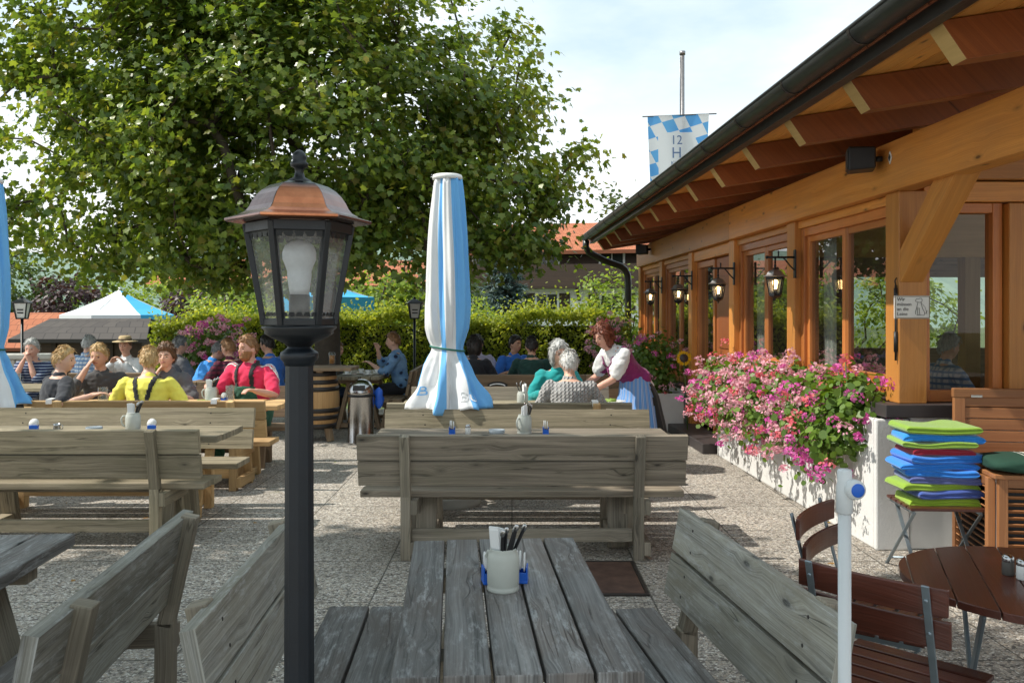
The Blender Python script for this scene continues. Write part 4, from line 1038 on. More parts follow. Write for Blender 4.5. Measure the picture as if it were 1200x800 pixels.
# emblem
bpart('diamond_emblem', [M['paper'], M['black']], lambda mb: [mb.prism([(5.80 - .026, 2.70), (5.80, 2.655), (5.80 + .026, 2.70), (5.80, 2.745)], 0, 2.813, 2.8185), mb.prism([(5.80 - .014, 2.70), (5.80, 2.675), (5.80 + .014, 2.70), (5.80, 2.725)], 0, 2.809, 2.8125, 1)], 0)
mb = MB(); mb.tube([(2.856, 5.80, 1.82), (2.856, 5.80, 1.3)], .008); mb.tube([(2.855, 5.80, 1.80), (2.855, 5.80, 1.70)], .013); mb.tube([(2.855, 5.80, 1.5), (2.855, 5.80, 1.36)], .013); mb.tube([(2.856, 5.80, 1.82), (2.85, 5.80, 1.85), (2.862, 5.80, 1.87)], .005); mb.build('leash_hook', M['black'], B)
def speaker(label, x, y, z):
    t = thing('loudspeaker', label, 'loudspeaker', bl2w(x, y, z), BROT + R(-20), 'black loudspeakers under the eaves')
    mb = MB(); mb.prism([(-.09, -.085), (.09, -.075), (.09, .075), (-.09, .085)], 1, -.10, .10); mb.build('cabinet', M['black'], t, .012)
    mb = MB(); mb.box((-.094, 0, 0), (.008, .17, .14)); mb.build('grille', M['socket'], t, .003)
    mb = MB(); mb.tube([(.09, 0, 0), (.14, 0, 0)], .02); mb.build('bracket', M['black'], t)
speaker('black loudspeaker on the beam near the diamond emblem', 2.68, 5.95, 2.71)
speaker('black loudspeaker at the far end of the eaves', 2.68, 14.2, 2.70)
# wall lanterns
def wall_lantern(label, y):
    t = thing('wall_lantern', label, 'wall lantern', bl2w(2.87, y, 0), BROT, 'lit lanterns on the wall posts')
    mb = MB(); mb.box((-.008, 0, 2.08), (.014, .05, .26)); mb.build('wall_plate', M['lamp_black'], t, .004)
    mb = MB(); mb.tube([(-.01, 0, 2.14), (-.26, 0, 2.14)], .01); mb.tube([(-.19, 0, 2.14), (-.19, 0, 2.08)], .009); mb.tube([(-.01, 0, 2.02), (-.05, 0, 2.06), (-.09, 0, 2.11), (-.12, 0, 2.14)], .007); mb.ball((-.265, 0, 2.14), .016, 10, 8); mb.tube([(-.16, 0, 2.14), (-.16, 0, 2.2)], .007); mb.build('arm', M['lamp_black'], t)
    lantern(t, .78, 1.80, M['grey_roof'], M['bulb'], M['lamp_black'], 0, (-.19, 0), True)
for y, lab in ((7.72, 'lit wall lantern nearest the camera'), (9.61, 'lit wall lantern beside the dark red door, second nearest'), (11.57, 'lit wall lantern third from the camera'), (13.52, 'lit wall lantern farthest from the camera')):
    wall_lantern(lab, y)
# sign
t = thing('dog_sign', 'small white sign with German text and a drawn dog on the timber post', 'sign', bl2w(2.955, 5.772, 1.668), BROT)
mb = MB(); mb.box((0, 0, 0), (.25, .008, .158)); mb.build('sign_plate', M['sign_white'] if 'sign_white' in M else M['paper'], t, .003)
mb = MB()
for s in (-1, 1): mb.box((s * .1205, -.0055, 0), (.005, .004, .15)); mb.box((0, -.0055, s * .0735), (.236, .004, .005))
mb.build('sign_border', M['wood_post'], t)
mb = MB()
for k, ln in enumerate(('Wir', 'müssen', 'an die', 'Leine')):
    me = text_mesh(ln, .033, 'LEFT', .0008)
    bm = bmesh.new(); bm.from_mesh(me)
    b0 = len(mb.v)
    for v in bm.verts: mb.v.append(Vector((-.106 + v.co.x * 1.02, -.0055 - v.co.z, .043 - k * .0335 + v.co.y)))
    bm.verts.ensure_lookup_table()
    for f in bm.faces: mb.face([b0 + v.index for v in f.verts], [(0, 0)] * len(f.verts), .5)
    bm.free()
mb.build('lettering', M['black'], t)
mb = MB(); T_ = lambda pts, r=.0016: mb.tube([(x, -.006, z) for x, z in pts], r, 5)
T_([(.022, .045), (.03, .058), (.045, .055), (.05, .06), (.062, .062), (.07, .05), (.066, .036), (.05, .032), (.035, .036), (.024, .04), (.022, .045)])
T_([(.040, .032), (.034, .01), (.030, -.01), (.022, -.03), (.024, -.05)]); T_([(.06, .034), (.066, .012), (.072, -.01), (.086, -.035), (.084, -.055), (.03, -.055)])
T_([(.04, .0), (.036, -.03), (.04, -.055)]); T_([(.05, -.005), (.05, -.035), (.054, -.055)]); T_([(.086, -.045), (.1, -.04), (.104, -.022)]); T_([(.062, .03), (.09, .0), (.104, -.05)], .001)
mb.build('dog_drawing', M['socket'], t)

# planter trough and geraniums
def planter(label, x0, x1, y0, y1, h):
    t = thing('planter_trough', label, 'planter', (0, 0, 0), BROT, 'white planter troughs along the wall')
    mb = MB(); w = .05
    mb.box(((x0 + x1) / 2, y0 + w / 2, h / 2), (x1 - x0, w, h)); mb.box(((x0 + x1) / 2, y1 - w / 2, h / 2), (x1 - x0, w, h)); mb.box((x0 + w / 2, (y0 + y1) / 2, h / 2), (w, y1 - y0 - 2 * w, h)); mb.box((x1 - w / 2, (y0 + y1) / 2, h / 2), (w, y1 - y0 - 2 * w, h))
    mb.build('trough', M['white_wall'], t, .012)
    mb = MB(); mb.box(((x0 + x1) / 2, (y0 + y1) / 2, h - .08), (x1 - x0 - 2 * w, y1 - y0 - 2 * w, .08)); mb.build('soil', M['soil'], t)
    return t
M['soil'] = plain('dark_soil', (.035, .025, .018), .95)
planter('long white rendered planter wall full of pink geraniums', 2.70, 2.935, 5.76, 9.72, .90)
planter('white planter box behind the waitress at the restaurant door', 2.36, 2.80, 11.75, 12.5, .52)
M['ger_leaf'] = leafmat('geranium_leaf', (.08, .17, .02), (.20, .34, .04), .32, .5)
def petal_mat(name, ca, cb):
    m, t, n, l = nt(name); g = n.new('ShaderNodeNewGeometry'); col = ramp(t, g.outputs['Random Per Island'], [(0, ca), (1, cb)])
    d = N(t, 'ShaderNodeBsdfDiffuse'); tr = n.new('ShaderNodeBsdfTranslucent'); o = n.new('ShaderNodeOutputMaterial'); ms = N(t, 'ShaderNodeMixShader', Fac=.35)
    l.new(col, d.inputs[0]); l.new(col, tr.inputs[0]); l.new(d.outputs[0], ms.inputs[1]); l.new(tr.outputs[0], ms.inputs[2]); l.new(ms.outputs[0], o.inputs[0]); return m
M['pet_pink'] = petal_mat('light_pink_petals', (.86, .40, .50), (.95, .62, .68))
M['pet_mag'] = petal_mat('magenta_petals', (.74, .10, .46), (.88, .28, .60))
M['pet_red'] = petal_mat('coral_red_petals', (.84, .13, .20), (.92, .32, .34))
M['pet_yel'] = petal_mat('yellow_petals', (.85, .5, .02), (.9, .6, .05))
def geranium(label, loc, rx, ry, zc, rz, mix3, nleaf, nfl, trail=0.0, group='geraniums in the white planter wall', sz=1.0, rot=BROT, view=(-.75, -.6)):
    """mounded trailing plant; loc = base; ellipsoid radii; mix3 = shares of pink, magenta, red"""
    t = thing('geranium_plant', label, 'plant', loc, rot, group)
    def pts(n, lo, hi):
        d = unit(np.random.normal(size=(n * 2, 3)) + np.array([view[0] * .5, view[1] * .35, .1]))[:n]
        r = np.random.uniform(lo, hi, (n, 1)) ** .6
        p = d * r * np.array([rx, ry, rz]); p += 0.06 * np.random.normal(size=p.shape) * sz
        dn = np.clip(-p[:, 0] / rx, 0, 1)
        p[:, 2] -= trail * dn ** 1.5 * np.random.uniform(0, 1, n)
        return p + np.array([0, 0, zc]), d
    P, D = pts(nleaf, .2, 1.0)
    V, F = leaves(P, D + .9 * np.random.normal(size=P.shape) * .6 + np.array([0, 0, .35]), np.random.uniform(.035, .068, len(P)) * sz, LEAF_ROUND)
    np_mesh('foliage', V, F, M['ger_leaf'], parent=t)
    P, D = pts(nfl, .86, 1.12); P = P + D * .035
    cols = np.random.choice(3, nfl, p=mix3); per = 26
    q = unit(np.random.normal(size=(nfl * per, 3)) + np.array([0, 0, .3])); rad = np.repeat(np.random.uniform(.03, .054, nfl), per)[:, None] * sz
    PP = np.repeat(P, per, 0) + q * rad * np.array([1.15, 1.15, .75])
    V, F = leaves(PP, q + .5 * np.random.normal(size=q.shape), np.random.uniform(.018, .032, len(PP)) * sz, PETAL)
    np_mesh('flowers', V, F, [M['pet_pink'], M['pet_mag'], M['pet_red']], parent=t, mi=np.repeat(cols, per))
    # stems
    mb = MB()
    for p in P[::6]: mb.tube([(0 * p[0], p[1] * .4, zc - rz * .6), (p[0] * .6, p[1] * .8, zc), tuple(p)], .004, 4)
    mb.build('stems', M['stem'], t)
    return t
M['stem'] = plain('green_stem', (.08, .14, .03), .6)
gl = ['geranium at the near end of the planter wall, magenta flowers trailing down', 'magenta and pink geranium second from the near end of the planter wall', 'pink geranium third from the near end of the planter wall', 'pale pink geranium in the middle of the planter wall', 'pink geranium just past the middle of the planter wall', 'pink and coral geranium third from the far end of the planter wall', 'pink and coral geranium second from the far end of the planter wall', 'geranium at the far door end of the planter wall, coral and magenta']
mx = [(.15, .68, .17), (.3, .5, .2), (.66, .24, .1), (.82, .12, .06), (.8, .12, .08), (.75, .13, .12), (.66, .16, .18), (.5, .25, .25)]
for k in range(8):
    y = 6.24 + k * .49
    x, yy, _ = bl2w(2.74, y)
    geranium(gl[k], (x, yy, 0), .34, .37, .89 - .01 * k, .275 + (.03 if k in (0, 3, 6) else 0), mx[k], 1350, [52, 74, 98, 108, 108, 104, 98, 90][k], .42 if k < 3 else .32)
x, y, _ = bl2w(2.45, 12.1)
geranium('dark leafy pink geranium bush in the planter box behind the waitress', (x, y, 0), .48, .45, .88, .46, (.75, .2, .05), 1500, 50, .12, group='single flower bushes')
x, y, _ = bl2w(2.12, 13.7)
geranium('pink flowering bush right behind the head of the waitress', (x, y, 0), .33, .33, 1.15, .40, (.85, .1, .05), 700, 70, .1, group='single flower bushes', sz=1.1)
geranium('pink flowering bush in front of the hedge at left', (-4.65, 13.2, 0), .62, .5, 1.0, .48, (.7, .3, 0), 1300, 150, .2, group='single flower bushes', sz=1.2, rot=0, view=(0, -1))
# sunflower
x, y, _ = bl2w(2.62, 11.0)
t = thing('sunflower', 'single sunflower standing between the two planters at the door', 'flower', (x, y, 0))
mb = MB(); mb.tube([(.05, .0, .0), (.03, .0, .6), (0, 0, 1.02)], .008, 6); mb.build('stem', M['stem'], t)
mb = MB(); Mx = Matrix.Rotation(R(80), 3, 'X') @ Matrix.Rotation(R(0), 3, 'Y'); mb.lathe([(0, .012), (.05, .006), (.055, 0), (0, -.01)], 18, (0, 0, 1.05), Mx); mb.build('flower_head', M['seed'] if 'seed' in M else M['socket'], t)
mb = MB()
for k in range(26):
    a = 2 * math.pi * k / 26 + random.uniform(-.1, .1); ca, sa = math.cos(a), math.sin(a); r1 = random.uniform(.095, .115); w = .014
    pp = [(.045 * ca - w * .5 * -sa, .045 * sa - w * .5 * ca), (.08 * ca + w * sa, .08 * sa - w * ca), (r1 * ca, r1 * sa), (.08 * ca - w * sa, .08 * sa + w * ca)]
    mb.poly([Mx @ Vector((u, v_, random.uniform(-.01, .004))) + Vector((0, 0, 1.05)) for u, v_ in pp])
mb.build('petals', M['pet_yel'], t)
# ------------------------------------------------------------------ banner on its pole
m, tt, n_, l_ = nt('white_blue_lozenge_banner'); uv = coords(tt, 'UV')
sp = n_.new('ShaderNodeSeparateXYZ'); l_.new(uv, sp.inputs[0]); u_, v_ = sp.outputs[0], sp.outputs[1]
cb = n_.new('ShaderNodeCombineXYZ'); l_.new(math_(tt, 'MULTIPLY_ADD', u_, 4.6, math_(tt, 'MULTIPLY', v_, 1.6)), cb.inputs[0]); l_.new(math_(tt, 'MULTIPLY_ADD', u_, -1.2, math_(tt, 'MULTIPLY', v_, 3.4)), cb.inputs[1]); cb.inputs[2].default_value = .5
ck = N(tt, 'ShaderNodeTexChecker', Scale=1.0); l_.new(cb.outputs[0], ck.inputs['Vector'])
edge = math_(tt, 'MAXIMUM', math_(tt, 'LESS_THAN', u_, .16), math_(tt, 'MAXIMUM', math_(tt, 'GREATER_THAN', u_, .80), math_(tt, 'GREATER_THAN', v_, 1.60)))
colb = mix(tt, noise(tt, uv, 2.0, 1), (.22, .58, .86), (.08, .30, .80))
col = mix(tt, math_(tt, 'MULTIPLY', edge, ck.outputs['Fac']), (.82, .84, .86), colb)
d1 = n_.new('ShaderNodeBsdfDiffuse'); t1 = n_.new('ShaderNodeBsdfTranslucent'); l_.new(col, d1.inputs[0]); l_.new(col, t1.inputs[0]); ms = N(tt, 'ShaderNodeMixShader', Fac=.5); l_.new(d1.outputs[0], ms.inputs[1]); l_.new(t1.outputs[0], ms.inputs[2]); o_ = n_.new('ShaderNodeOutputMaterial'); l_.new(ms.outputs[0], o_.inputs[0])
fx, fy = gnd(800, 20.0)
t = thing('banner_pole', 'tall pole behind the roof with a hanging white and blue lozenge banner', 'flag', (fx, fy, -.8))
mb = MB(); mb.tube([(0, .03, 0), (0, .03, 8.53)], .05, 12); mb.lathe([(0, 8.5), (.07, 8.5), (.07, 8.58), (0, 8.58)], 12, (0, .03, 0)); mb.tube([(-.06, .0, 7.1), (-.06, .0, 8.45)], .008, 5); mb.build('pole', M['grey_roof'], t)
mb = MB(); mb.tube([(-.95, -.05, 7.03), (.78, -.05, 7.10)], .014, 8); mb.build('crossbar', M['socket'], t)
mb = MB(); nx, nz = 24, 20
wv = lambda u, v: Vector((-.83 + 1.42 * u + (.10 * (1 - v)) * (.5 - u) * 1.6 * 1.0, -.07 + .05 * math.sin(u * 9 + v * 2) * (1.1 - v * .5), 7.03 + .06 * u - 2.0 * (1 - v)))
for j in range(nz + 1):
    for i in range(nx + 1): mb.v.append(wv(i / nx, j / nz))
for j in range(nz):
    for i in range(nx):
        q = [j * (nx + 1) + i, j * (nx + 1) + i + 1, (j + 1) * (nx + 1) + i + 1, (j + 1) * (nx + 1) + i]
        mb.face(q, [((k % (nx + 1)) / nx, (k // (nx + 1)) / nz * 2) for k in q], .5, 0, True)
mb.build('banner', m, t)
mb = MB()
for txt, size, u0, v0 in (('12', .30, .47, .66), ('H', .36, .47, .50), ('Klos', .13, .45, .42), ('ster', .13, .45, .36)):
    me = text_mesh(txt, size); b0 = len(mb.v)
    for v in me.vertices:
        p = wv(u0 + v.co.x / 1.42, v0 + v.co.y / 2.0); mb.v.append(Vector((p.x, p.y - .012, p.z)))
    for f in me.polygons: mb.face([b0 + i for i in f.vertices], [(0, 0)] * len(f.vertices), .5)
mb.build('lettering', plain('slate_blue_print', (.12, .2, .36), .8), t)

# ------------------------------------------------------------------ houses and low roofs beyond
M['house_white'] = plain('house_white_render', (.93, .92, .89), .9, 0, .05, 3)
def win(parent, x, y, z, w, h, shutters, ny=-1):
    mb = MB(); mb.box((x, y, z), (w + .14, .08, h + .14)); f = mb.build('window', M['white'], parent)
    for s in (-1, 1):
        mb = MB(); mb.box((x + s * w / 4, y + ny * .045, z), (w / 2 - .05, .01, h - .03)); mb.build('pane', M['dark_pane'], f)
    if shutters:
        for s in (-1, 1):
            mb = MB(); mb.box((x + s * (w / 2 + .07 + w * .26), y + ny * .03, z), (w * .48, .05, h + .06)); mb.build('shutter', M['dark_wood'], parent)
M['dark_pane'] = plain('dark_window_glass', (.03, .035, .04), .05)
def house(label, loc, rz, w, d, z_eave, z_ridge, z_mid, roofm, balcony=True):
    t = thing('house', label, 'house', loc, rz)
    mb = MB(); mb.box((0, 0, z_mid / 2), (w, d, z_mid)); mb.build('wall', M['house_white'], t)
    mb = MB(); mb.box((0, 0, (z_mid + z_eave) / 2), (w - .04, d - .04, z_eave - z_mid))
    mb.prism([(-d / 2 + .03, z_eave), (d / 2 - .03, z_eave), (0, z_ridge - .12)], 0, -w / 2 + .03, w / 2 - .03)
    mb.build('upper_storey', M['dark_wood'], t)
    mb = MB(); ov = .9; sl = (z_ridge - z_eave) / (d / 2)
    for s in (-1, 1):
        a = Vector((0, s * (d / 2 + ov), z_eave - sl * ov)); b = Vector((0, 0, z_ridge)); L_ = (b - a).length
        n0 = len(mb.v)
        for dz in (0, .16):
            for xx in (-w / 2 - ov, w / 2 + ov):
                for p in (a, b): mb.v.append(Vector((xx, p.y, p.z + dz)))
        for q in ((4, 6, 7, 5), (0, 1, 3, 2), (0, 4, 5, 1), (2, 3, 7, 6), (0, 2, 6, 4)):
            mb.face([n0 + i for i in q], [(((0, 0), (0, L_), (w + 2 * ov, 0), (w + 2 * ov, L_)) * 2)[i] for i in q], .5)
    r = mb.build('roof', roofm, t)
    mb = MB(); mb.box((w * .2, d * .1, z_ridge + .3), (.6, .6, 1.2)); mb.build('chimney', M['house_white'], r)
    if balcony:
        mb = MB(); mb.box((0, -d / 2 - .45, z_mid + .05), (w + .3, .9, .12)); mb.box((0, -d / 2 - .88, z_mid + .55), (w + .3, .05, .95))
        for k in range(5): mb.beam((-w / 2 + .3 + k * (w - .6) / 4, -d / 2 - .02, z_mid - .5), (-w / 2 + .3 + k * (w - .6) / 4, -d / 2 - .8, z_mid), .12, .12)
        mb.build('balcony', M['dark_wood'], t)
    for k in range(4):
        x = -w / 2 + w * (k + .5) / 4
        win(t, x, -d / 2 - .01, z_mid + .5 * (z_eave - z_mid) + .35, 1.0, .8, False)
        win(t, x, -d / 2 - .01, z_mid * .82, .95, .8, True)
    return t
house('chalet with red tiled roof and dark wooden balcony storey behind the hedge', (3.9, 42, -.8), R(-12), 11.5, 9, 5.3, 6.75, 3.55, M['tile_red'])
house('white house with red roof behind the big tree at left', (-11, 46, -.8), R(8), 12, 9, 3.9, 5.2, 2.6, M['tile_red'])
def shed(label, loc, rz, w, d, h, hr, roofm, wallm):
    t = thing('shed', label, 'shed', loc, rz)
    mb = MB(); mb.box((0, 0, h / 2), (w, d, h)); mb.build('wall', wallm, t)
    mb = MB(); n0 = len(mb.v)
    for s in (-1, 1):
        a = Vector((0, s * (d / 2 + .25), h - .05)); b = Vector((0, 0, hr)); n0 = len(mb.v); L_ = (b - a).length
        for dz in (0, .08):
            for xx in (-w / 2 - .25, w / 2 + .25):
                for p in (a, b): mb.v.append(Vector((xx - (0.35 * (1 if xx > 0 else -1) if p is b else 0), p.y, p.z + dz)))
        for q in ((4, 6, 7, 5), (0, 1, 3, 2), (0, 4, 5, 1), (2, 3, 7, 6), (0, 2, 6, 4)):
            mb.face([n0 + i for i in q], [(((0, 0), (0, L_), (w, 0), (w, L_)) * 2)[i] for i in q], .5)
    mb.build('roof', roofm, t)
    mb = MB()
    for k in range(5): mb.box((-w / 2 + w * k / 4, -d / 2 - .02, h / 2), (.1, .06, h - .1))
    mb.build('wall_battens', M['dark_wood'], t)
shed('low shed with dark roof under the open white parasol', (*gnd(118, 19.5), -.8), R(0), 2.5, 1.6, 1.85, 2.24, M['tile_dark'], M['dark_wood'])
shed('low building with bright red tiled roof at far left', (*gnd(22, 22.5), -.8), R(3), 3.2, 2.2, 1.55, 2.38, M['tile_red'], M['dark_wood'])
# pale stone wall block behind the striped shirt man
t = thing('stone_wall', 'low pale stone wall at far left behind the striped shirt man', 'wall', (*gnd(12, 13.2), 0), R(4))
mb = MB()
for k in range(5):
    for j in range(3): mb.box((-.62 + k * .31 + .05 * (j % 2), 0, .16 + j * .31), (.30, .35, .30))
mb.build('stones', M['concrete'], t, .02)
mb = MB(); mb.box((0, 0, .97), (1.7, .5, .07)); mb.build('coping', M['concrete'], t, .012)
# ------------------------------------------------------------------ vegetation
M['bark'] = plain('grey_brown_bark', (.075, .06, .045), .9, 0, .45, 14, .8)
M['maple'] = leafmat('broad_tree_leaf', (.09, .175, .035), (.31, .40, .065), .5, .30, (.26, .24, .05))
M['hedge_leaf'] = leafmat('yellow_green_hedge_leaf', (.20, .30, .035), (.58, .62, .10), .55, .5)
M['bush_leaf'] = leafmat('fresh_green_bush_leaf', (.16, .27, .03), (.42, .54, .09), .5, .45)
M['dark_leaf'] = leafmat('mid_green_tree_leaf', (.045, .085, .022), (.12, .18, .045), .3, .5)
M['purple_leaf'] = leafmat('purple_brown_leaf', (.045, .02, .025), (.10, .05, .05), .25, .5)
M['spruce'] = leafmat('blue_spruce_needles', (.05, .10, .10), (.16, .24, .24), .15, .6)
def sample_lobes(n, lobes, shell=.0):
    out = []
    vol = np.array([l[1][0] * l[1][1] * l[1][2] for l in lobes]); vol = vol / vol.sum()
    while len(out) < n:
        l = lobes[np.random.choice(len(lobes), p=vol)]
        d = np.random.normal(size=3); d /= np.linalg.norm(d)
        r = np.random.uniform(shell, 1) ** (1 / 2.2)
        out.append(np.array(l[0]) + d * r * np.array(l[1]))
    return np.array(out)
def tree(name, label, base, lobes, nclump, nleaf, lsize, mat, trunk_h, trunk_r, clump_r=.45, tmpl=LEAF_MAPLE, shell=.25, zmin=None, group=None, seed=1, jitter=.25, twig=.012):
    np.random.seed(seed); random.seed(seed)
    t = thing(name, label, 'tree' if name not in ('bush',) else 'bush', (*base[:2], base[2]), 0, group)
    C = sample_lobes(nclump, lobes, shell)
    if zmin is not None:
        low = C[:, 2] < zmin; C[low, 2] = zmin + np.abs(np.random.normal(0, .25, low.sum()))
    # branch skeleton: trunk then nearest-node growth
    tt_ = np.array([[.05 * math.sin(k), .05 * math.cos(k * 1.7), k / 5 * trunk_h] for k in range(6)]); tt_[0, :2] = 0
    nodes = list(tt_); par = [-1, 0, 1, 2, 3, 4]
    top = tt_[-1]
    order = np.argsort(np.linalg.norm(C - top, axis=1))
    for ci in order:
        c = C[ci]; A = np.array(nodes); dd = np.linalg.norm(A - c, axis=1) + .45 * np.maximum(0, A[:, 2] - c[2] + .2) ; dd[:2] += 5
        dd += .25 * np.linalg.norm(A - top, axis=1) * 0
        p = int(np.argmin(dd)); L_ = np.linalg.norm(c - A[p]); ns = max(1, int(L_ / .45)); prev = p
        for k in range(1, ns + 1):
            f = k / ns; q = A[p] * (1 - f) + c * f + np.random.normal(0, .05, 3) * (k < ns) + np.array([0, 0, .10 * math.sin(math.pi * f) * L_])
            nodes.append(q); par.append(prev); prev = len(nodes) - 1
    nn = len(nodes); cnt = np.zeros(nn)
    leafn = set(range(nn)) - set(par)
    for i in leafn: cnt[i] = 1
    for i in range(nn - 1, 0, -1): cnt[par[i]] += cnt[i]
    rad = np.maximum(twig, trunk_r * (cnt / cnt[0]) ** .48)
    kids = {}
    for i in range(1, nn): kids.setdefault(par[i], []).append(i)
    mbT = MB(); mbL = MB()
    stack = [(0, None)]
    while stack:
        s, pp = stack.pop()
        chain = ([pp] if pp is not None else []) + [s]; cur = s
        while cur in kids:
            ks = sorted(kids[cur], key=lambda i: -cnt[i])
            for o_ in ks[1:]: stack.append((o_, cur))
            cur = ks[0]; chain.append(cur)
        if len(chain) > 1:
            rr = [rad[i] for i in chain]
            if pp is not None: rr[0] = rr[1]
            else: rr[0] *= 1.35
            (mbT if s == 0 else mbL).tube([nodes[i] for i in chain], rr, 12 if s == 0 else (7 if rr[0] > .03 else 4), cap=False)
    mbT.build('trunk', M['bark'], t)
    if mbL.v: mbL.build('limbs', M['bark'], t)
    # leaves
    ctr = np.array(lobes[0][0]); n = nclump * nleaf
    tips = np.repeat(C, nleaf, 0); off = np.random.normal(size=(n, 3)) * np.array([1, 1, .62]) * clump_r * .62 * np.repeat(np.random.uniform(.6, 1.3, nclump), nleaf)[:, None]
    P = tips + off
    if zmin is not None: P[:, 2] = np.where(P[:, 2] < zmin - .25, zmin - .25 + np.random.uniform(0, .5, n), P[:, 2])
    out = unit(P - ctr)
    Nn = out * .55 + np.array([0, 0, .75]) + np.random.normal(size=(n, 3)) * .55
    V, F = leaves(P, Nn, np.random.uniform(.65, 1.25, n) * lsize, tmpl, droop=out * .7 + np.array([0, 0, -.8]))
    np_mesh('crown', V, F, mat, parent=t)
    return t
QUICK = False
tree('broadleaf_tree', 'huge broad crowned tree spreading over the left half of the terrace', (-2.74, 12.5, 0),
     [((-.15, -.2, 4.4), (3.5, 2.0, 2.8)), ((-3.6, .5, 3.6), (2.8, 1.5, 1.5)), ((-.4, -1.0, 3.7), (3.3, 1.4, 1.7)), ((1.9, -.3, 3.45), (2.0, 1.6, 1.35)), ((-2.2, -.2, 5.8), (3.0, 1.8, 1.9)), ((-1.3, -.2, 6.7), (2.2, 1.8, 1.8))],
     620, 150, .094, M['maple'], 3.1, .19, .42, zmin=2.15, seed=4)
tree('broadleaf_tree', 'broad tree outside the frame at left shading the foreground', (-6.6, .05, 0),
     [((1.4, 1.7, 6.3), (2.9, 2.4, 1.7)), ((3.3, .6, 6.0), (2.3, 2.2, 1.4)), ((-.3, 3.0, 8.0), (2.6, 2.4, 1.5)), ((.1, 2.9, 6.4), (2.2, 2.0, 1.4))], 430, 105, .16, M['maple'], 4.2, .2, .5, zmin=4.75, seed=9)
# shade tree behind the camera at left for the nearest tables
# hedge
np.random.seed(11)
def hedge(label, x0, x1, y0, y1, h0, h1, n, mat, base=(0, 0, 0), lsz=.062):
    t = thing('hedge', label, 'hedge', base)
    x = np.random.uniform(x0, x1, n); face = np.random.random(n)
    hh = h0 + (h1 - h0) * (x - x0) / (x1 - x0) + .09 * np.sin(x * 2.1) + .05 * np.sin(x * 5.3)
    y = np.where(face < .62, y0 + np.abs(np.random.normal(0, .10, n)), np.random.uniform(y0, y1, n))
    z = np.where(face < .62, np.random.uniform(.1, 1.0, n) * hh, hh - np.abs(np.random.normal(0, .07, n)))
    y = y + .10 * np.sin(x * 3.3 + z * 4) + .07 * np.sin(x * 8 - z * 5)
    sh = np.random.random(n) < .10
    z = np.where(sh, hh + np.random.exponential(.09, n), z)
    P = np.stack([x, y, z], 1)
    Nn = np.random.normal(size=(n, 3)) * 1.1 + np.stack([np.full(n, -.25), np.where(face < .62, -.3, -.1), np.full(n, .75)], 1)
    V, F = leaves(P, Nn, np.random.uniform(.6, 1.3, n) * lsz, LEAF_OVAL)
    np_mesh('foliage', V, F, mat, parent=t)
    mb = MB(); mb.box(((x0 + x1) / 2, (y0 + y1) / 2 + .1, h0 * .47), (x1 - x0 - .1, (y1 - y0) * .6, h0 * .93)); mb.build('twigs', M['hedge_core'], t)
    return t
M['hedge_core'] = plain('dark_inner_twigs', (.02, .03, .01), .95, 0, .5, 8)
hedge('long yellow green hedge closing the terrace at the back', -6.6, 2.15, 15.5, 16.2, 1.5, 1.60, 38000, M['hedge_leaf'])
def bush(label, base, lobes, ncl, nl, ls, mat, seed, tmpl=LEAF_OVAL, cr=.3, name='bush', th=.4, tr=.05, group='bushes and trees beyond the hedge'):
    return tree(name, label, base, lobes, ncl, nl, ls, mat, th, tr, cr, tmpl, .3, seed=seed, group=group)
bush('bright green bush beside the downpipe', (2.1, 16.9, -.5), [((0, 0, 1.9), (.72, .7, 1.3)), ((.3, 0, 1.2), (.8, .7, 1.0))], 90, 60, .085, M['bush_leaf'], 21)
bush('fresh green shrub rising above the hedge left of the chalet', (-.8, 18.2, -.8), [((0, 0, 1.9), (.8, .7, 1.0))], 60, 50, .085, M['bush_leaf'], 22)
# far garden trees
FTREES = [
    ('purple leaved tree behind the open white parasol', gnd(82, 26), 3.0, 1.15, M['purple_leaf'], 31), ('green tree left of the purple leaved tree', gnd(30, 27), 3.7, 1.5, M['dark_leaf'], 32),
    ('light green tree right of the purple one', gnd(120, 29), 3.0, 1.3, M['bush_leaf'], 33), ('purple shrub behind the red shirt man', gnd(228, 27), 2.7, .9, M['purple_leaf'], 34),
    ('bushy green tree left of the big lantern', gnd(275, 25), 2.9, 1.3, M['bush_leaf'], 35), ('bushy green tree right of the big lantern', gnd(445, 24), 3.1, 1.3, M['bush_leaf'], 36), ('dark green tree beside the blue spruce', gnd(510, 25), 3.4, 1.4, M['dark_leaf'], 37),
    ('tall green tree behind the restaurant roof', gnd(728, 44), 7.8, 2.0, M['dark_leaf'], 38), ('green tree far left at the frame edge', gnd(-10, 30), 4.0, 1.8, M['dark_leaf'], 39), ('dark green tree in the gap under the big crown', gnd(350, 30), 3.0, 1.7, M['dark_leaf'], 40), ('pale green tree behind the low sheds', gnd(180, 33), 3.0, 1.5, M['bush_leaf'], 41)]
for lab, (x, y), top, r, mt, sd in FTREES:
    h = top + .8
    tree('garden_tree', lab, (x, y, -.8), [((0, 0, h * .58), (r, r, h * .42)), ((r * .4, -.2, h * .42), (r * .8, r * .7, h * .28))], 70, 70, .15 if y < 35 else .26, mt, h * .4, .09, .42 if y < 35 else .7, LEAF_OVAL, .35, seed=sd, group='garden trees beyond the hedge', twig=.01)
# light green shrubs seen through the restaurant windows
bush('green shrub seen through the restaurant windows', bl2w(8.3, 17.2, -.3), [((0, 0, 1.6), (1.7, .8, 1.5))], 90, 50, .11, M['bush_leaf'], 51)
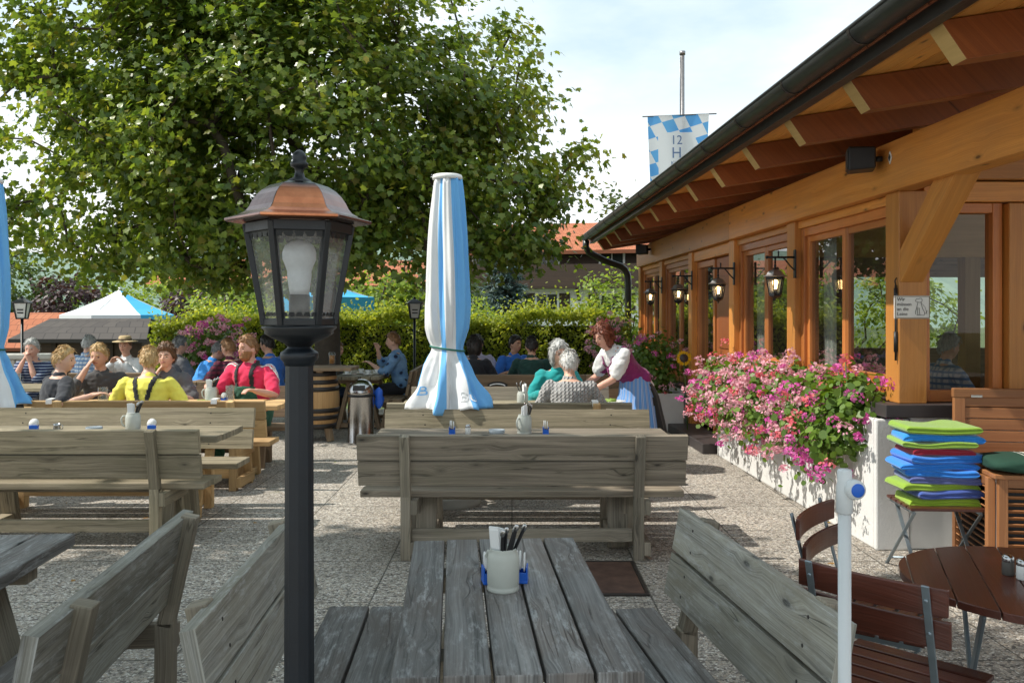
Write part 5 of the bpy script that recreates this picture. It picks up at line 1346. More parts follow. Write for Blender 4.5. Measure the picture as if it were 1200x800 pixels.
# blue spruce
def spruce(label, loc, h, r):
    np.random.seed(61); t = thing('spruce_tree', label, 'tree', loc)
    mb = MB(); mb.tube([(0, 0, 0), (0, 0, h * .6), (0, 0, h)], [.13, .08, .01], 8); mb.build('trunk', M['bark'], t)
    P = []; D = []; mb = MB()
    nl = 17
    for k in range(nl):
        z = .25 + (h - .4) * k / nl; rr = r * (1 - z / h) ** .8 + .08; nb = int(7 + 9 * rr / r)
        for j in range(nb):
            a = 2 * math.pi * (j + random.random()) / nb; L_ = rr * random.uniform(.8, 1.15)
            d = np.array([math.cos(a), math.sin(a), -.18])
            mb.tube([(0, 0, z), tuple(d * L_ + np.array([0, 0, z]))], [.018, .006], 4, cap=False)
            m_ = int(90 * L_ / r) + 25
            u = np.random.uniform(.15, 1, m_)
            p = d[None, :] * (u * L_)[:, None] + np.array([0, 0, z]) + np.random.normal(size=(m_, 3)) * np.array([.07, .07, .045]) * (1.25 - u)[:, None] * 1.6
            P.append(p); D.append(np.repeat(d[None, :], m_, 0))
    mb.build('limbs', M['bark'], t)
    P = np.concatenate(P); D = np.concatenate(D)
    V, F = leaves(P, np.random.normal(size=P.shape) * .5 + np.array([0, 0, 1]), np.random.uniform(.09, .17, len(P)), NEEDLE * [2.6, 1], droop=D * 1.2)
    np_mesh('crown', V, F, M['spruce'], parent=t)
spruce('blue spruce behind the hedge left of the chalet', (*gnd(592, 21), -.8), 4.2, 1.35)
# ------------------------------------------------------------------ people
def skin(name, c):
    m, t, n, l = nt(name); v = coords(t); nz = noise(t, v, 22, 5)
    bsdf(t, mix(t, nz, [x * .86 for x in c], [min(1, x * 1.1) for x in (c[0], c[1] * .97, c[2] * .95)]), .5, 0, noise(t, v, 120, 2), .05, .002, Subsurface_Weight=.12, Subsurface_Scale=.01); return m
SK = {'fair': skin('fair_skin', (.74, .45, .33)), 'tan': skin('tanned_skin', (.62, .35, .24)), 'red': skin('ruddy_skin', (.72, .40, .30))}
def cloth(name, c, var=.15): return plain(name, c, .9, 0, var, 9, .2, Sheen_Weight=.15)
def stripes(name, a, b, axis, sc, w=.5, plaid=False):
    m, t, n, l = nt(name); s = n.new('ShaderNodeSeparateXYZ'); l.new(coords(t), s.inputs[0])
    f = math_(t, 'LESS_THAN', math_(t, 'FRACT', math_(t, 'MULTIPLY', s.outputs[axis], sc)), w)
    c = mix(t, f, a, b)
    if plaid: c = mix(t, math_(t, 'MULTIPLY', math_(t, 'LESS_THAN', math_(t, 'FRACT', math_(t, 'MULTIPLY', s.outputs[0], sc * 1.1)), w), .6), c, b)
    bsdf(t, c, .9); return m
CL = {
 'anth': cloth('anthracite_tshirt', (.035, .037, .045)), 'polo': cloth('dark_grey_polo', (.06, .058, .058)), 'yellow': cloth('yellow_tshirt', (.86, .78, .12)), 'grey': cloth('grey_shirt', (.12, .12, .13)),
 'red': cloth('red_sports_shirt', (.72, .03, .10)), 'green': cloth('green_work_cloth', (.035, .14, .085)), 'blackwork': cloth('black_work_cloth', (.02, .022, .022)), 'teal': cloth('teal_jacket', (.01, .30, .30)),
 'dgreen': cloth('dark_green_sweater', (.012, .05, .04)), 'blue': cloth('royal_blue_shirt', (.03, .16, .58)), 'sky': cloth('bright_blue_shirt', (.05, .30, .78)), 'black': cloth('black_jacket', (.015, .015, .02)),
 'lilac': cloth('pale_lilac_shirt', (.42, .40, .52)), 'white': cloth('white_shirt', (.78, .78, .77), .05), 'navy': stripes('navy_striped_shirt', (.02, .035, .10), (.35, .4, .5), 2, 28, .3), 'plaid': stripes('blue_white_plaid_shirt', (.66, .70, .76), (.16, .28, .5), 2, 18, .4, True),
 'wine': stripes('wine_red_plaid_shirt', (.16, .02, .05), (.05, .015, .03), 2, 16, .45, True), 'jeans': cloth('blue_jeans', (.04, .065, .13)), 'dark': cloth('dark_trousers', (.025, .025, .03)), 'beige': cloth('beige_trousers', (.32, .26, .18)),
}
m, t, n, l = nt('blue_blouse_with_dark_blots'); vv = N(t, 'ShaderNodeTexVoronoi', Scale=9.0); l.new(coords(t), vv.inputs['Vector']); bsdf(t, ramp(t, vv.outputs['Distance'], [(.22, (.02, .03, .07)), (.3, (.13, .27, .50)), (.7, (.22, .38, .6))]), .85); CL['blouse'] = m
m, t, n, l = nt('grey_cable_knit'); s = n.new('ShaderNodeSeparateXYZ'); v = coords(t); l.new(v, s.inputs[0])
wz = math_(t, 'SINE', math_(t, 'MULTIPLY', s.outputs[2], 190)); wx = math_(t, 'SINE', math_(t, 'MULTIPLY_ADD', s.outputs[0], 170, math_(t, 'MULTIPLY', wz, .8)))
hgt = wx
bsdf(t, ramp(t, math_(t, 'MULTIPLY_ADD', hgt, .25, .5), [(.0, (.30, .29, .28)), (1, (.50, .485, .47))]), .95, 0, hgt, .9, .01, Sheen_Weight=.3); CL['knit'] = m
def hairm(name, a, b):
    m, t, n, l = nt(name); nz = noise(t, coords(t, 'Object', (60, 60, 9)), 1.0, 4); bsdf(t, ramp(t, nz, [(.3, a), (.7, b)]), .5, 0, nz, .6, .008); return m
HR = {'blond': hairm('blond_hair', (.34, .20, .07), (.72, .50, .24)), 'brown': hairm('brown_hair', (.09, .045, .02), (.20, .10, .05)), 'dark': hairm('dark_hair', (.012, .009, .008), (.04, .03, .025)), 'grey': hairm('grey_hair', (.28, .28, .27), (.60, .60, .58)),
      'salt': hairm('dark_grey_hair', (.10, .10, .10), (.26, .26, .26)), 'auburn': hairm('auburn_hair', (.10, .022, .01), (.26, .07, .03)), 'ginger': hairm('light_brown_hair', (.20, .10, .04), (.38, .20, .09)), 'white': hairm('white_grey_hair', (.5, .49, .46), (.78, .76, .72))}
M['eye'] = plain('dark_eye', (.02, .016, .014), .2); M['lip'] = plain('lips', (.42, .14, .12), .5); M['straw'] = plain('straw_hat', (.55, .42, .24), .9, 0, .2, 40, .4); M['hatband'] = plain('hat_band', (.08, .05, .03), .8)

def remesh(mb, name, mat, voxel, smooth=2, fold=0.0, seed=0.0):
    me = mb.mesh(name, mat); o = bpy.data.objects.new(name, me); COL.objects.link(o)
    md = o.modifiers.new('r', 'REMESH'); md.mode = 'VOXEL'; md.voxel_size = voxel
    if smooth: sm = o.modifiers.new('s', 'SMOOTH'); sm.iterations = smooth; sm.factor = .5
    dg = bpy.context.evaluated_depsgraph_get(); out = bpy.data.meshes.new_from_object(o.evaluated_get(dg))
    bpy.data.objects.remove(o); bpy.data.meshes.remove(me); out.name = name
    out.materials.clear(); out.materials.append(mat)
    n = len(out.vertices)
    if fold:
        nv = np.zeros(n * 3); out.vertices.foreach_get('co', nv); co = nv.reshape(-1, 3)
        nr = np.array([v.normal[:] for v in out.vertices])
        d = np.array([mnoise.noise((p[0] * 9 + seed, p[1] * 9, p[2] * 15 + p[0] * 8)) + .5 * mnoise.noise((p[0] * 24 + seed, p[1] * 24, p[2] * 34)) for p in co])
        co = co + nr * (d * fold)[:, None]; out.vertices.foreach_set('co', co.ravel())
    out.polygons.foreach_set('use_smooth', [True] * len(out.polygons)); out.update()
    return out
def patch(me, name, mat, pred, inflate, parent):
    """piece of clothing cut from another garment's surface"""
    bm = bmesh.new(); bm.from_mesh(me)
    bmesh.ops.delete(bm, geom=[f for f in bm.faces if not pred(f.calc_center_median())], context='FACES')
    bm.normal_update()
    for v in bm.verts: v.co += v.normal * inflate
    out = bpy.data.meshes.new(name); bm.to_mesh(out); bm.free(); out.materials.clear(); out.materials.append(mat)
    if not len(out.polygons): return None
    o = link(name, out, parent); s = o.modifiers.new('thickness', 'SOLIDIFY'); s.thickness = .004; s.offset = 1
    return o
def ik(S, H, a, b, pole):
    d = H - S; L = min(d.length, (a + b) * .985); d = d.normalized(); H2 = S + d * L
    x = (a * a - b * b + L * L) / (2 * L); h = math.sqrt(max(a * a - x * x, 0))
    p = pole - d * pole.dot(d); p.normalize()
    return S + d * x + p * h, H2
def person(label, loc, rz, skin='fair', hair='brown', style='short', shirt='grey', sleeve='short', legs='dark', lean=8, head=(0, 0), lh=(-.22, .38, .78), rh=(.22, .38, .78), twist=0, seat=.44, stand=False, k=1.0, wide=1.0, female=False, voxel=.010, extra=None, lpole=None, rpole=None, group=None, glasses=False, side_bend=0):
    t = thing('person', label, 'person', loc, rz, group); t.scale = (k, k, k)
    sk = SK[skin]
    pz = .93 if stand else seat + .10
    P = Vector((0, 0, pz)); th = R(lean); sb = R(side_bend)
    s = Vector((math.sin(sb), math.sin(th) * math.cos(sb), math.cos(th) * math.cos(sb))).normalized()
    tw = R(twist); side = Vector((math.cos(tw), math.sin(tw), 0)); side = (side - s * side.dot(s)).normalized(); fwd = s.cross(side)
    W = wide * (.92 if female else 1.0)
    tor = [(-.06, .150, .105), (.03, .165 * (1.06 if female else 1), .118), (.14, .142 * (.92 if female else 1.03), .105), (.25, .150, .112), (.36, .168, .118), (.43, .160, .105), (.475, .115, .08), (.50, .066, .062)]
    tp = [P + s * h + fwd * (.012 * math.sin(h * 6)) for h, a, b in tor]; tr = [(a * W, b * (1 + (wide - 1) * 1.3)) for h, a, b in tor]
    def arms(mb, r0, upto=1.0, hand=True, puff=0):
        for q, tgt, pole in ((-1, lh, lpole), (1, rh, rpole)):
            S = P + s * .425 + side * (q * .172 * W) + fwd * .0
            H = Vector(tgt); el, H2 = ik(S, H, .285, .25, Vector(pole) if pole else Vector((q * .7, -.35, -1)))
            if upto >= 1: pts = [S, S.lerp(el, .5), el, el.lerp(H2, .45), H2]; rr = [.056 + r0, .049 + r0, .040 + r0, .037 + r0, .027 + r0]
            else:
                f = upto * 2
                if f <= 1: pts = [S, S.lerp(el, f * .5), S.lerp(el, f)]; rr = [.06 + r0, .058 + r0 + puff, .056 + r0 + puff * .6]
                else: pts = [S, S.lerp(el, .5), el, el.lerp(H2, (f - 1) * .6), el.lerp(H2, f - 1)]; rr = [.058 + r0, .054 + r0, .046 + r0, .042 + r0, .038 + r0]
            mb.limb(pts, rr, 12)
            if hand:
                d = (H2 - el).normalized(); up = Vector((0, 0, 1)); nrm = (up - d * up.dot(d)); nrm = nrm.normalized() if nrm.length > .2 else fwd; sd = d.cross(nrm)
                pc = [H2, H2 + d * .045, H2 + d * .085]; mb.limb(pc, [(.026, .018), (.038, .016), (.036, .013)], 10, side=sd)
                fl = [.066, .074, .070, .055]
                for i in range(4):
                    o_ = sd * (-.028 + .019 * i); b0 = H2 + d * .085 + o_; L_ = fl[i]
                    b1 = b0 + d * L_ * .5 - nrm * .010; b2 = b1 + d * L_ * .34 - nrm * .022; b3 = b2 + d * L_ * .12 - nrm * .02
                    mb.limb([b0 - d * .02, b0, b1, b2, b3], [.0095, .0095, .009, .008, .007], 8)
                th0 = H2 + d * .03 + sd * (-q * .03); th1 = th0 + d * .03 + sd * (-q * .022) - nrm * .008; th2 = th1 + d * .03 + sd * (-q * .006) - nrm * .012
                mb.limb([H2 + d * .015, th0, th1, th2], [.014, .012, .0105, .009], 8)
    def legs_(mb, r0, upto=1.0, foot=True):
        for q in (-1, 1):
            hp = P + Vector((q * .088 * W, 0, -.03))
            if stand: kn = Vector((q * .09, .04, .50)); an = Vector((q * .10, -.02, .09))
            else: kn = Vector((q * .125, .42, seat + .055)); an = Vector((q * .125, .40, .09))
            pts = [hp, hp.lerp(kn, .5), kn, kn.lerp(an, .4), an]; rr = [.088 + r0, .074 + r0, .054 + r0, .050 + r0, .036 + r0]
            mb.limb(pts, rr, 12)
            if foot: mb.limb([an + Vector((0, -.03, -.045)), an + Vector((0, .06, -.055)), an + Vector((0, .16, -.065))], [(.036, .035), (.042, .032), (.035, .02)], 10)
    # body
    mb = MB(); mb.limb(tp, [(a * .93, b * .93) for a, b in tr], 20, side=side)
    nb = P + s * .47; hy, hp_ = R(head[0]), R(head[1])
    Hm = Matrix.Rotation(hy + tw * .5, 3, 'Z') @ Matrix.Rotation(-hp_ - th * .55, 3, 'X')
    nt_ = nb + s * .085 + Vector((0, .012, 0)); hc = nt_ + Hm @ Vector((0, .022, .092))
    mb.limb([nb, nb.lerp(nt_, .5), nt_, nt_ + Hm @ Vector((0, .01, .04))], [(.060, .062), .053, .052, .050], 14)
    def headp(d, grow=0.0):
        x, y, z = d
        px, py, pz_ = .075 * x, .094 * y, .115 * z
        if z < 0: px *= 1 - .30 * (-z) ** 1.6; 
        if z < -.2 and y < 0: py *= 1 - .35 * (-z - .2)
        if y > 0 and z < .2: py *= 1 - .06 * (1 - abs(x))
        if z > .2 and y < 0: py *= 1.05
        f = max(y, 0) ** 2
        nose = .030 * math.exp(-(x / .13) ** 2 - ((z + .17) / .17) ** 2) * f + .008 * math.exp(-(x / .1) ** 2 - ((z - .05) / .2) ** 2) * f
        chin = .010 * math.exp(-(x / .3) ** 2 - ((z + .82) / .2) ** 2) * (y > -.1)
        brow = .006 * math.exp(-((z - .16) / .08) ** 2) * f * (abs(x) < .6); eye = -.016 * math.exp(-((abs(x) - .34) / .15) ** 2 - ((z - .02) / .10) ** 2) * f
        lip = .006 * math.exp(-(x / .22) ** 2 - ((z + .48) / .09) ** 2) * f
        return Vector((px, py + nose + chin + brow + eye + lip, pz_)) * (1 + grow)
    n_, m_ = 32, 26; b0 = len(mb.v)
    for i in range(m_ + 1):
        ph = math.pi * i / m_
        for j in range(n_):
            a = 2 * math.pi * j / n_; d = (math.sin(ph) * math.cos(a), math.sin(ph) * math.sin(a), -math.cos(ph)); mb.v.append(hc + Hm @ headp(d))
    for i in range(m_):
        for j in range(n_): j2 = (j + 1) % n_; mb.face([b0 + i * n_ + j, b0 + i * n_ + j2, b0 + (i + 1) * n_ + j2, b0 + (i + 1) * n_ + j], [(0, 0)] * 4, .5)
    for q in (-1, 1): mb.ball(hc + Hm @ Vector((q * .077, -.008, -.008)), (.011, .02, .032), 10, 8, M=Hm @ Matrix.Rotation(q * .35, 3, 'Z'))
    arms(mb, 0); legs_(mb, -.012)
    link('body', remesh(mb, 'body', sk, voxel, 1), t)
    # face
    for q in (-1, 1):
        mb = MB(); mb.ball(hc + Hm @ Vector((q * .027, .074, .004)), (.0135, .0075, .008), 10, 8, M=Hm); mb.build('eye', M['eye'], t)
        mb = MB(); mb.tube([hc + Hm @ Vector((q * .013, .0885, .023)), hc + Hm @ Vector((q * .03, .084, .028)), hc + Hm @ Vector((q * .047, .07, .022))], [.0045, .006, .0035], 6); mb.build('eyebrow', HR[hair], t)
    mb = MB(); mb.tube([hc + Hm @ Vector((-.022, .078, -.056)), hc + Hm @ Vector((0, .089, -.054)), hc + Hm @ Vector((.022, .078, -.056))], [.004, .007, .004], 6); mb.build('mouth', M['lip'], t)
    # hair
    if style != 'none':
        n_, m_ = 48, 36; mb = MB(); thick = {'short': .014, 'curly': .030, 'bob': .026, 'bald': .004, 'long': .028}[style]
        sd = random.random() * 50
        for i in range(m_ + 1):
            ph = math.pi * i / m_
            for j in range(n_):
                a = 2 * math.pi * j / n_; d = (math.sin(ph) * math.cos(a), math.sin(ph) * math.sin(a), -math.cos(ph)); x, y, z = d
                low = {'short': -.48, 'curly': -.62, 'bob': -.95, 'bald': -.45, 'long': -.95}[style]; sidez = {'short': -.02, 'curly': -.2, 'bob': -.75, 'bald': -.05, 'long': -.8}[style]
                fr = .52
                hl = (sidez + (fr - sidez) * max(0, y - .15) / .85 * (1.25 if style in ('bob', 'long') else 1.6)) if y > .15 else sidez + (low - sidez) * max(0, -y) 
                hl = min(hl, fr)
                if style in ('bob', 'long') and y > .55: hl = max(hl, .3 + .5 * (y - .55))
                g = max(0, min(1, (z - hl) / .14)); g = g * g * (3 - 2 * g)
                strand = .5 + mnoise.noise((x * 9 + sd, y * 9, z * 3.5)) * .9 + mnoise.noise((x * 22 + sd, y * 22, z * 7)) * .5
                amp = thick * (.75 + .5 * strand) + (.012 * max(0, z) * (y > -.2))
                if style == 'curly': amp += .014 * mnoise.noise((x * 14 + sd, y * 14, z * 14))
                hd = headp(d); p = hd * (1 + (-.10 * (1 - g)) + g * amp / .095)
                if style in ('bob', 'long') and z < 0 and g > 0: p.z -= g * .035 * (-z) * (2.2 if style == 'long' else 1); p.x *= 1 + .22 * g * (-z)
                mb.v.append(hc + Hm @ p)
        for i in range(m_):
            for j in range(n_): j2 = (j + 1) % n_; mb.face([i * n_ + j, i * n_ + j2, (i + 1) * n_ + j2, (i + 1) * n_ + j], [(0, 0)] * 4, .5, 0, True)
        for q in range(420):
            vtx = mb.v[random.randrange(n_ * 4, n_ * m_)]; d = (vtx - hc); loc_ = Hm.inverted() @ d
            if loc_.y > .045 and loc_.z < .055: continue
            base = headp((loc_ / max(loc_.length, 1e-6))[:]);
            if loc_.length < base.length * 1.02: continue
            nrm = d.normalized(); dn = Hm @ Vector((loc_.x * 2.5, -.35 * (loc_.z > .05) + .3 * (loc_.y > .05), -.6 - (loc_.z < .05))); dn = (dn - nrm * dn.dot(nrm)).normalized(); sd_ = nrm.cross(dn)
            L_ = random.uniform(.025, .05) * (1.3 if style in ('bob', 'long') else 1); w_ = random.uniform(.003, .006); p0 = vtx + nrm * random.uniform(-.002, .004)
            p1 = p0 + dn * L_ * .6 + nrm * .004 + sd_ * random.uniform(-.008, .008); p2 = p0 + dn * L_ - nrm * .002 + sd_ * random.uniform(-.014, .014)
            mb.poly([p0 - sd_ * w_, p0 + sd_ * w_, p1 + sd_ * w_ * .9, p2, p1 - sd_ * w_ * .9])
        mb.build('hair', HR[hair], t)
    # clothes
    mb = MB(); mb.limb(tp[:-1] + [P + s * .485], [(a + .012, b + .014) for a, b in tr[:-1]] + [(.078, .072)], 20, side=side)
    if female:
        for q in (-1, 1): mb.ball(P + s * .30 + side * q * .075 + fwd * .085, (.07, .065, .07), 12, 8)
    if sleeve != 'none': arms(mb, .012, {'short': .42, 'long': .97, 'rolled': .66, 'puff': .36}[sleeve], False, .02 if sleeve == 'puff' else 0)
    sm = remesh(mb, 'shirt', CL[shirt], .011, 3, .013, random.random() * 20); link('shirt', sm, t)
    if legs:
        mb = MB(); mb.limb([P - s * .0, P + s * .08], [(.165 * W, .125), (.155 * W, .115)], 18, side=side); legs_(mb, .010, foot=False)
        lm = remesh(mb, 'trousers', CL[legs], .013, 3, .012, random.random() * 20); link('trousers', lm, t)
    mb = MB()
    for q in (-1, 1):
        an = Vector((q * .10, -.02, .09)) if stand else Vector((q * .125, .40, .09))
        mb = MB(); mb.limb([an + Vector((0, -.03, -.04)), an + Vector((0, .06, -.05)), an + Vector((0, .17, -.06))], [(.045, .045), (.05, .038), (.04, .026)], 12); mb.build('shoe', CL['dark'], t)
    if glasses:
        mb = MB()
        for q in (-1, 1):
            c0 = hc + Hm @ Vector((q * .031, .098, .0)); mb.tube([c0 + Hm @ Vector((.02 * math.cos(a), 0, .015 * math.sin(a))) for a in np.linspace(0, 6.283, 13)], .0018, 5, cap=False)
            mb.tube([hc + Hm @ Vector((q * .05, .095, .004)), hc + Hm @ Vector((q * .078, .0, .006))], .0018, 5)
        mb.build('glasses', M['black'], t)
    ctx = dict(t=t, P=P, s=s, side=side, fwd=fwd, hc=hc, Hm=Hm, shirt=sm, W=W, nb=nb)
    ctx['loc'] = lambda c: ((c - P).dot(side), (c - P).dot(fwd), (c - P).dot(s))
    if extra: extra(ctx)
    return t
def hat(c):
    mb = MB(); mb.lathe([(.0, .095), (.06, .092), (.08, .08), (.086, .03), (.09, .022), (.13, .014), (.165, .008), (.168, .012), (.13, .02), (.095, .03)], 28, (0, 0, .055)); o = mb.build('straw_hat', M['straw'], c['t']); o.matrix_local = Matrix.Translation(c['hc']) @ (c['Hm'] @ Matrix.Rotation(R(-6), 3, 'X')).to_4x4()
    mb = MB(); mb.lathe([(.0885, .028), (.0895, .03), (.087, .05), (.086, .05)], 28, (0, 0, .055)); h = mb.build('hat_band', M['hatband'], o)
def braces(c):
    L = c['loc']
    def pred(p):
        x, y, z = L(p)
        if y < -.005: return z > .02 and (abs(abs(x) - (.012 + .23 * max(0, z - .12))) < .019 or (z < .14 and abs(x) < .05) or z < .06)
        return (abs(abs(x) - .075) < .019 and z > .15) or (abs(x) < .12 and z < .3)
    patch(c['shirt'], 'dungaree_braces', CL['blackwork'], pred, .006, c['t'])
def bib(c):
    L = c['loc']
    patch(c['shirt'], 'dungaree_bib', CL['green'], lambda p: (lambda x, y, z: (y > 0 and abs(x) < .12 - .05 * max(0, z - .1) and z < .30) or z < .04)(*L(p)), .008, c['t'])
    patch(c['shirt'], 'dungaree_straps', CL['blackwork'], lambda p: (lambda x, y, z: abs(abs(x) - .082) < .018 and z > .28 and abs(x) < .13)(*L(p)), .008, c['t'])
    for k in (-1, 0, 1):
        patch(c['shirt'], 'sleeve_stripe', CL['white'], lambda p: (lambda x, y, z: abs(x) > .125 and abs(y - .005 - k * .026) < .0075 and z > .19)(*L(p)), .003, c['t'])
    mb = MB(); hc, Hm = c['hc'], c['Hm']; n_, m_ = 28, 10
    for i in range(m_ + 1):
        u = -.95 + .78 * i / m_
        for j in range(n_):
            a = math.pi * (j / (n_ - 1)) ; r = math.sqrt(max(0, 1 - u * u)); x, y, z = r * math.cos(a), r * math.sin(a), u
            px, py, pz_ = .075 * x * (1 - .30 * (-z) ** 1.6), .094 * y, .115 * z
            lim = -.28 if abs(x) < .5 else -.1
            gr = 1.10 if z < lim - .05 else .95
            if abs(x) < .22 and -.56 < z < -.40: gr = .95
            if z < -.5: gr += .06
            mb.v.append(hc + Hm @ (Vector((px, py + (.008 if z < -.6 else .0), pz_)) * (gr + .05 * mnoise.noise((x * 12, y * 12, z * 12)))))
    for i in range(m_):
        for j in range(n_ - 1): mb.face([i * n_ + j, i * n_ + j + 1, (i + 1) * n_ + j + 1, (i + 1) * n_ + j], [(0, 0)] * 4, .5, 0, True)
    mb.build('beard', HR['ginger'], c['t'])
def dirndl(c):
    L = c['loc']; t = c['t']
    patch(c['shirt'], 'bodice', cloth('wine_red_bodice', (.26, .02, .14)), lambda p: (lambda x, y, z: abs(x) < .185 and -.02 < z < .46 and ((y > 0 and (z < .33 or (.075 < abs(x) < .13))) or (y <= 0 and (z < .40 or .08 < abs(x) < .14))))(*L(p)), .007, t)
    mb = MB(); rows = []; nR, nA = 14, 72
    P, s = c['P'], c['s']; top = P + s * .10
    for i in range(nR + 1):
        f = i / nR; z = top.z + (.38 - top.z) * f; cy = top.y * (1 - min(1, f * 3)) - .02 * (1 - f); a_, b_ = .135 + .17 * f ** .7, .112 + .19 * f ** .7
        for j in range(nA):
            a = 2 * math.pi * j / nA; pl = 1 + .05 * f * math.cos(18 * a + math.sin(f * 4)) + .03 * f * math.cos(7 * a)
            mb.v.append(Vector((a_ * pl * math.cos(a), cy + b_ * pl * math.sin(a), z)))
    for i in range(nR):
        for j in range(nA): j2 = (j + 1) % nA; mb.face([i * nA + j, (i + 1) * nA + j, (i + 1) * nA + j2, i * nA + j2], [(0, 0)] * 4, .5, 0, True)
    sk = mb.build('skirt', CL['blackwork'], t)
    m, tt, n, l = nt('blue_striped_apron'); sp = n.new('ShaderNodeSeparateXYZ'); l.new(coords(tt), sp.inputs[0])
    at2 = math_(tt, 'ARCTAN2', sp.outputs[0], sp.outputs[1]); fr = math_(tt, 'FRACT', math_(tt, 'MULTIPLY', at2, 4.6))
    bsdf(tt, ramp(tt, fr, [(.0, (.08, .26, .68)), (.36, (.18, .42, .82)), (.52, (.06, .22, .6)), (.62, (.6, .68, .8)), (.74, (.08, .22, .55)), (.9, (.45, .55, .72))]), .7)
    patch(sk.data, 'apron', m, lambda p: p.y > -.02 and abs(p.x) < .34, .006, t)
    # puffed sleeve trim, neckline
    mb = MB(); mb.tube([P + s * .49 + c['side'] * .075 * math.cos(a) + c['fwd'] * (.055 * math.sin(a) + .02) - s * (.09 * max(0, math.sin(a))) for a in np.linspace(0, 6.283, 25)], .012, 6, cap=False); mb.build('collar_ruffle', CL['white'], t)
    mb = MB(); mb.limb([c['hc'] + c['Hm'] @ Vector((0, -.095, .0)), c['hc'] + c['Hm'] @ Vector((0, -.12, -.04))], [.045, .04], 14); mb.build('hair_bun', HR['auburn'], t)
PI = math.pi
# centre
person('grey haired man in a grey cable knit sweater seen from behind', (.545, 7.93, 0), 0, 'fair', 'white', 'short', 'knit', 'long', 'beige', 14, (8, -6), (-.20, .36, .80), (.25, .36, .80), wide=1.13, voxel=.009, k=.98)
person('woman with bobbed grey hair and glasses in a teal jacket', (.46, 9.02, 0), PI + R(8), 'fair', 'grey', 'bob', 'teal', 'long', 'dark', 12, (14, -8), (-.2, .42, .80), (.22, .40, .80), female=True, voxel=.009, glasses=True, k=1.02)
person('waitress in a wine red dirndl with striped blue apron bending over the table', (1.32, 8.93, 0), R(118), 'red', 'auburn', 'bob', 'white', 'puff', None, 45, (8, -10), (-.06, .63, .86), (.28, .55, .86), stand=True, female=True, voxel=.009, extra=dirndl, k=.985, lpole=(-.6, -.5, -.8), rpole=(.6, -.5, -.8))
person('man in a dark green sweater seen from behind near the hedge', (.26, 11.45, 0), R(-4), 'tan', 'dark', 'short', 'dgreen', 'long', 'jeans', 10, (10, -4), wide=1.12)
person('man in a royal blue shirt smiling beside the man in dark green', (-.02, 12.55, 0), PI + R(25), 'tan', 'dark', 'short', 'blue', 'short', 'jeans', 12, (25, -8), (-.15, .4, .8), (.2, .4, .8))
person('person with dark hair in a black jacket just right of the folded parasol', (-.53, 11.45, 0), R(-8), 'tan', 'dark', 'bob', 'black', 'long', 'dark', 10, (-14, -4), k=1.0)
person('person in a pale lilac shirt half hidden by the folded parasol', (-.50, 12.55, 0), PI, 'tan', 'dark', 'short', 'lilac', 'long', 'dark', 8, (-10, 0))
person('woman in a blue blouse with dark blots sitting at the far table', (-1.62, 12.6, 0), R(90), 'fair', 'ginger', 'short', 'blouse', 'rolled', 'dark', 10, (5, -4), (-.18, .40, .86), (.05, .36, 1.06), female=True, k=1.03)
person('child with light brown hair behind the barrel table', (-2.72, 12.6, 0), R(-90), 'fair', 'ginger', 'short', 'grey', 'short', 'jeans', 12, (-12, -6), k=.93)
# left
person('blond man in an anthracite t-shirt resting an arm on the brown bench back', (-4.36, 8.06, 0), R(-32), 'fair', 'blond', 'short', 'anth', 'short', 'blackwork', 10, (-48, -4), (-.1, .40, .80), (.46, .12, .86), twist=-8, wide=1.08, voxel=.009, rpole=(.2, -.9, -.6))
person('man in a dark grey polo shirt holding a hand to his mouth', (-4.32, 9.05, 0), PI + R(6), 'tan', 'blond', 'short', 'polo', 'rolled', 'dark', 12, (-6, -4), (-.28, .38, .80), (.085, .27, 1.06), wide=1.1, voxel=.009, rpole=(.5, .2, -1))
person('blond man in a yellow t-shirt with black dungaree braces seen from behind', (-3.49, 8.1, 0), R(6), 'fair', 'blond', 'short', 'yellow', 'short', 'blackwork', 14, (18, -6), (-.26, .34, .82), (.25, .34, .80), wide=1.16, voxel=.009, extra=braces)
person('man with curly brown hair hiding his mouth behind his hand', (-3.58, 9.1, 0), PI - R(14), 'fair', 'brown', 'curly', 'grey', 'short', 'dark', 16, (18, -14), (-.26, .38, .80), (.06, .26, .98), voxel=.009, rpole=(.5, .2, -1))
person('bearded man in a red sports shirt with white stripes and green bib dungarees', (-2.74, 9.05, 0), PI + R(-14), 'red', 'ginger', 'short', 'red', 'short', 'green', 6, (-24, -3), (-.26, .40, .80), (.18, .46, .84), wide=1.12, voxel=.009, extra=bib, k=1.06)
person('man in a navy striped shirt with grey hair and both hands at his chin', (-6.15, 11.1, 0), PI, 'red', 'grey', 'short', 'navy', 'short', 'dark', 14, (6, -6), (-.04, .28, 1.0), (.05, .28, 1.02), wide=1.1)
person('man with grey hair in a blue and white plaid shirt seen from behind', (-6.14, 12.2, 0), R(-20), 'fair', 'grey', 'short', 'plaid', 'short', 'beige', 8, (10, 0))
person('person in a white shirt wearing a straw hat', (-5.36, 12.0, 0), PI + R(-6), 'tan', 'brown', 'short', 'white', 'long', 'beige', 12, (4, -10), (-.1, .32, .94), (.1, .32, .94), extra=hat)
person('man with dark grey hair turned away left of the pink bush', (-4.68, 11.75, 0), R(-40), 'tan', 'salt', 'short', 'grey', 'short', 'dark', 8, (-14, -2))
person('man in a bright blue shirt leaning on the dark table by the pink bush', (-4.25, 11.45, 0), R(-62), 'tan', 'salt', 'short', 'sky', 'short', 'jeans', 26, (-10, 6), (-.16, .44, .82), (.2, .42, .82), wide=1.06)
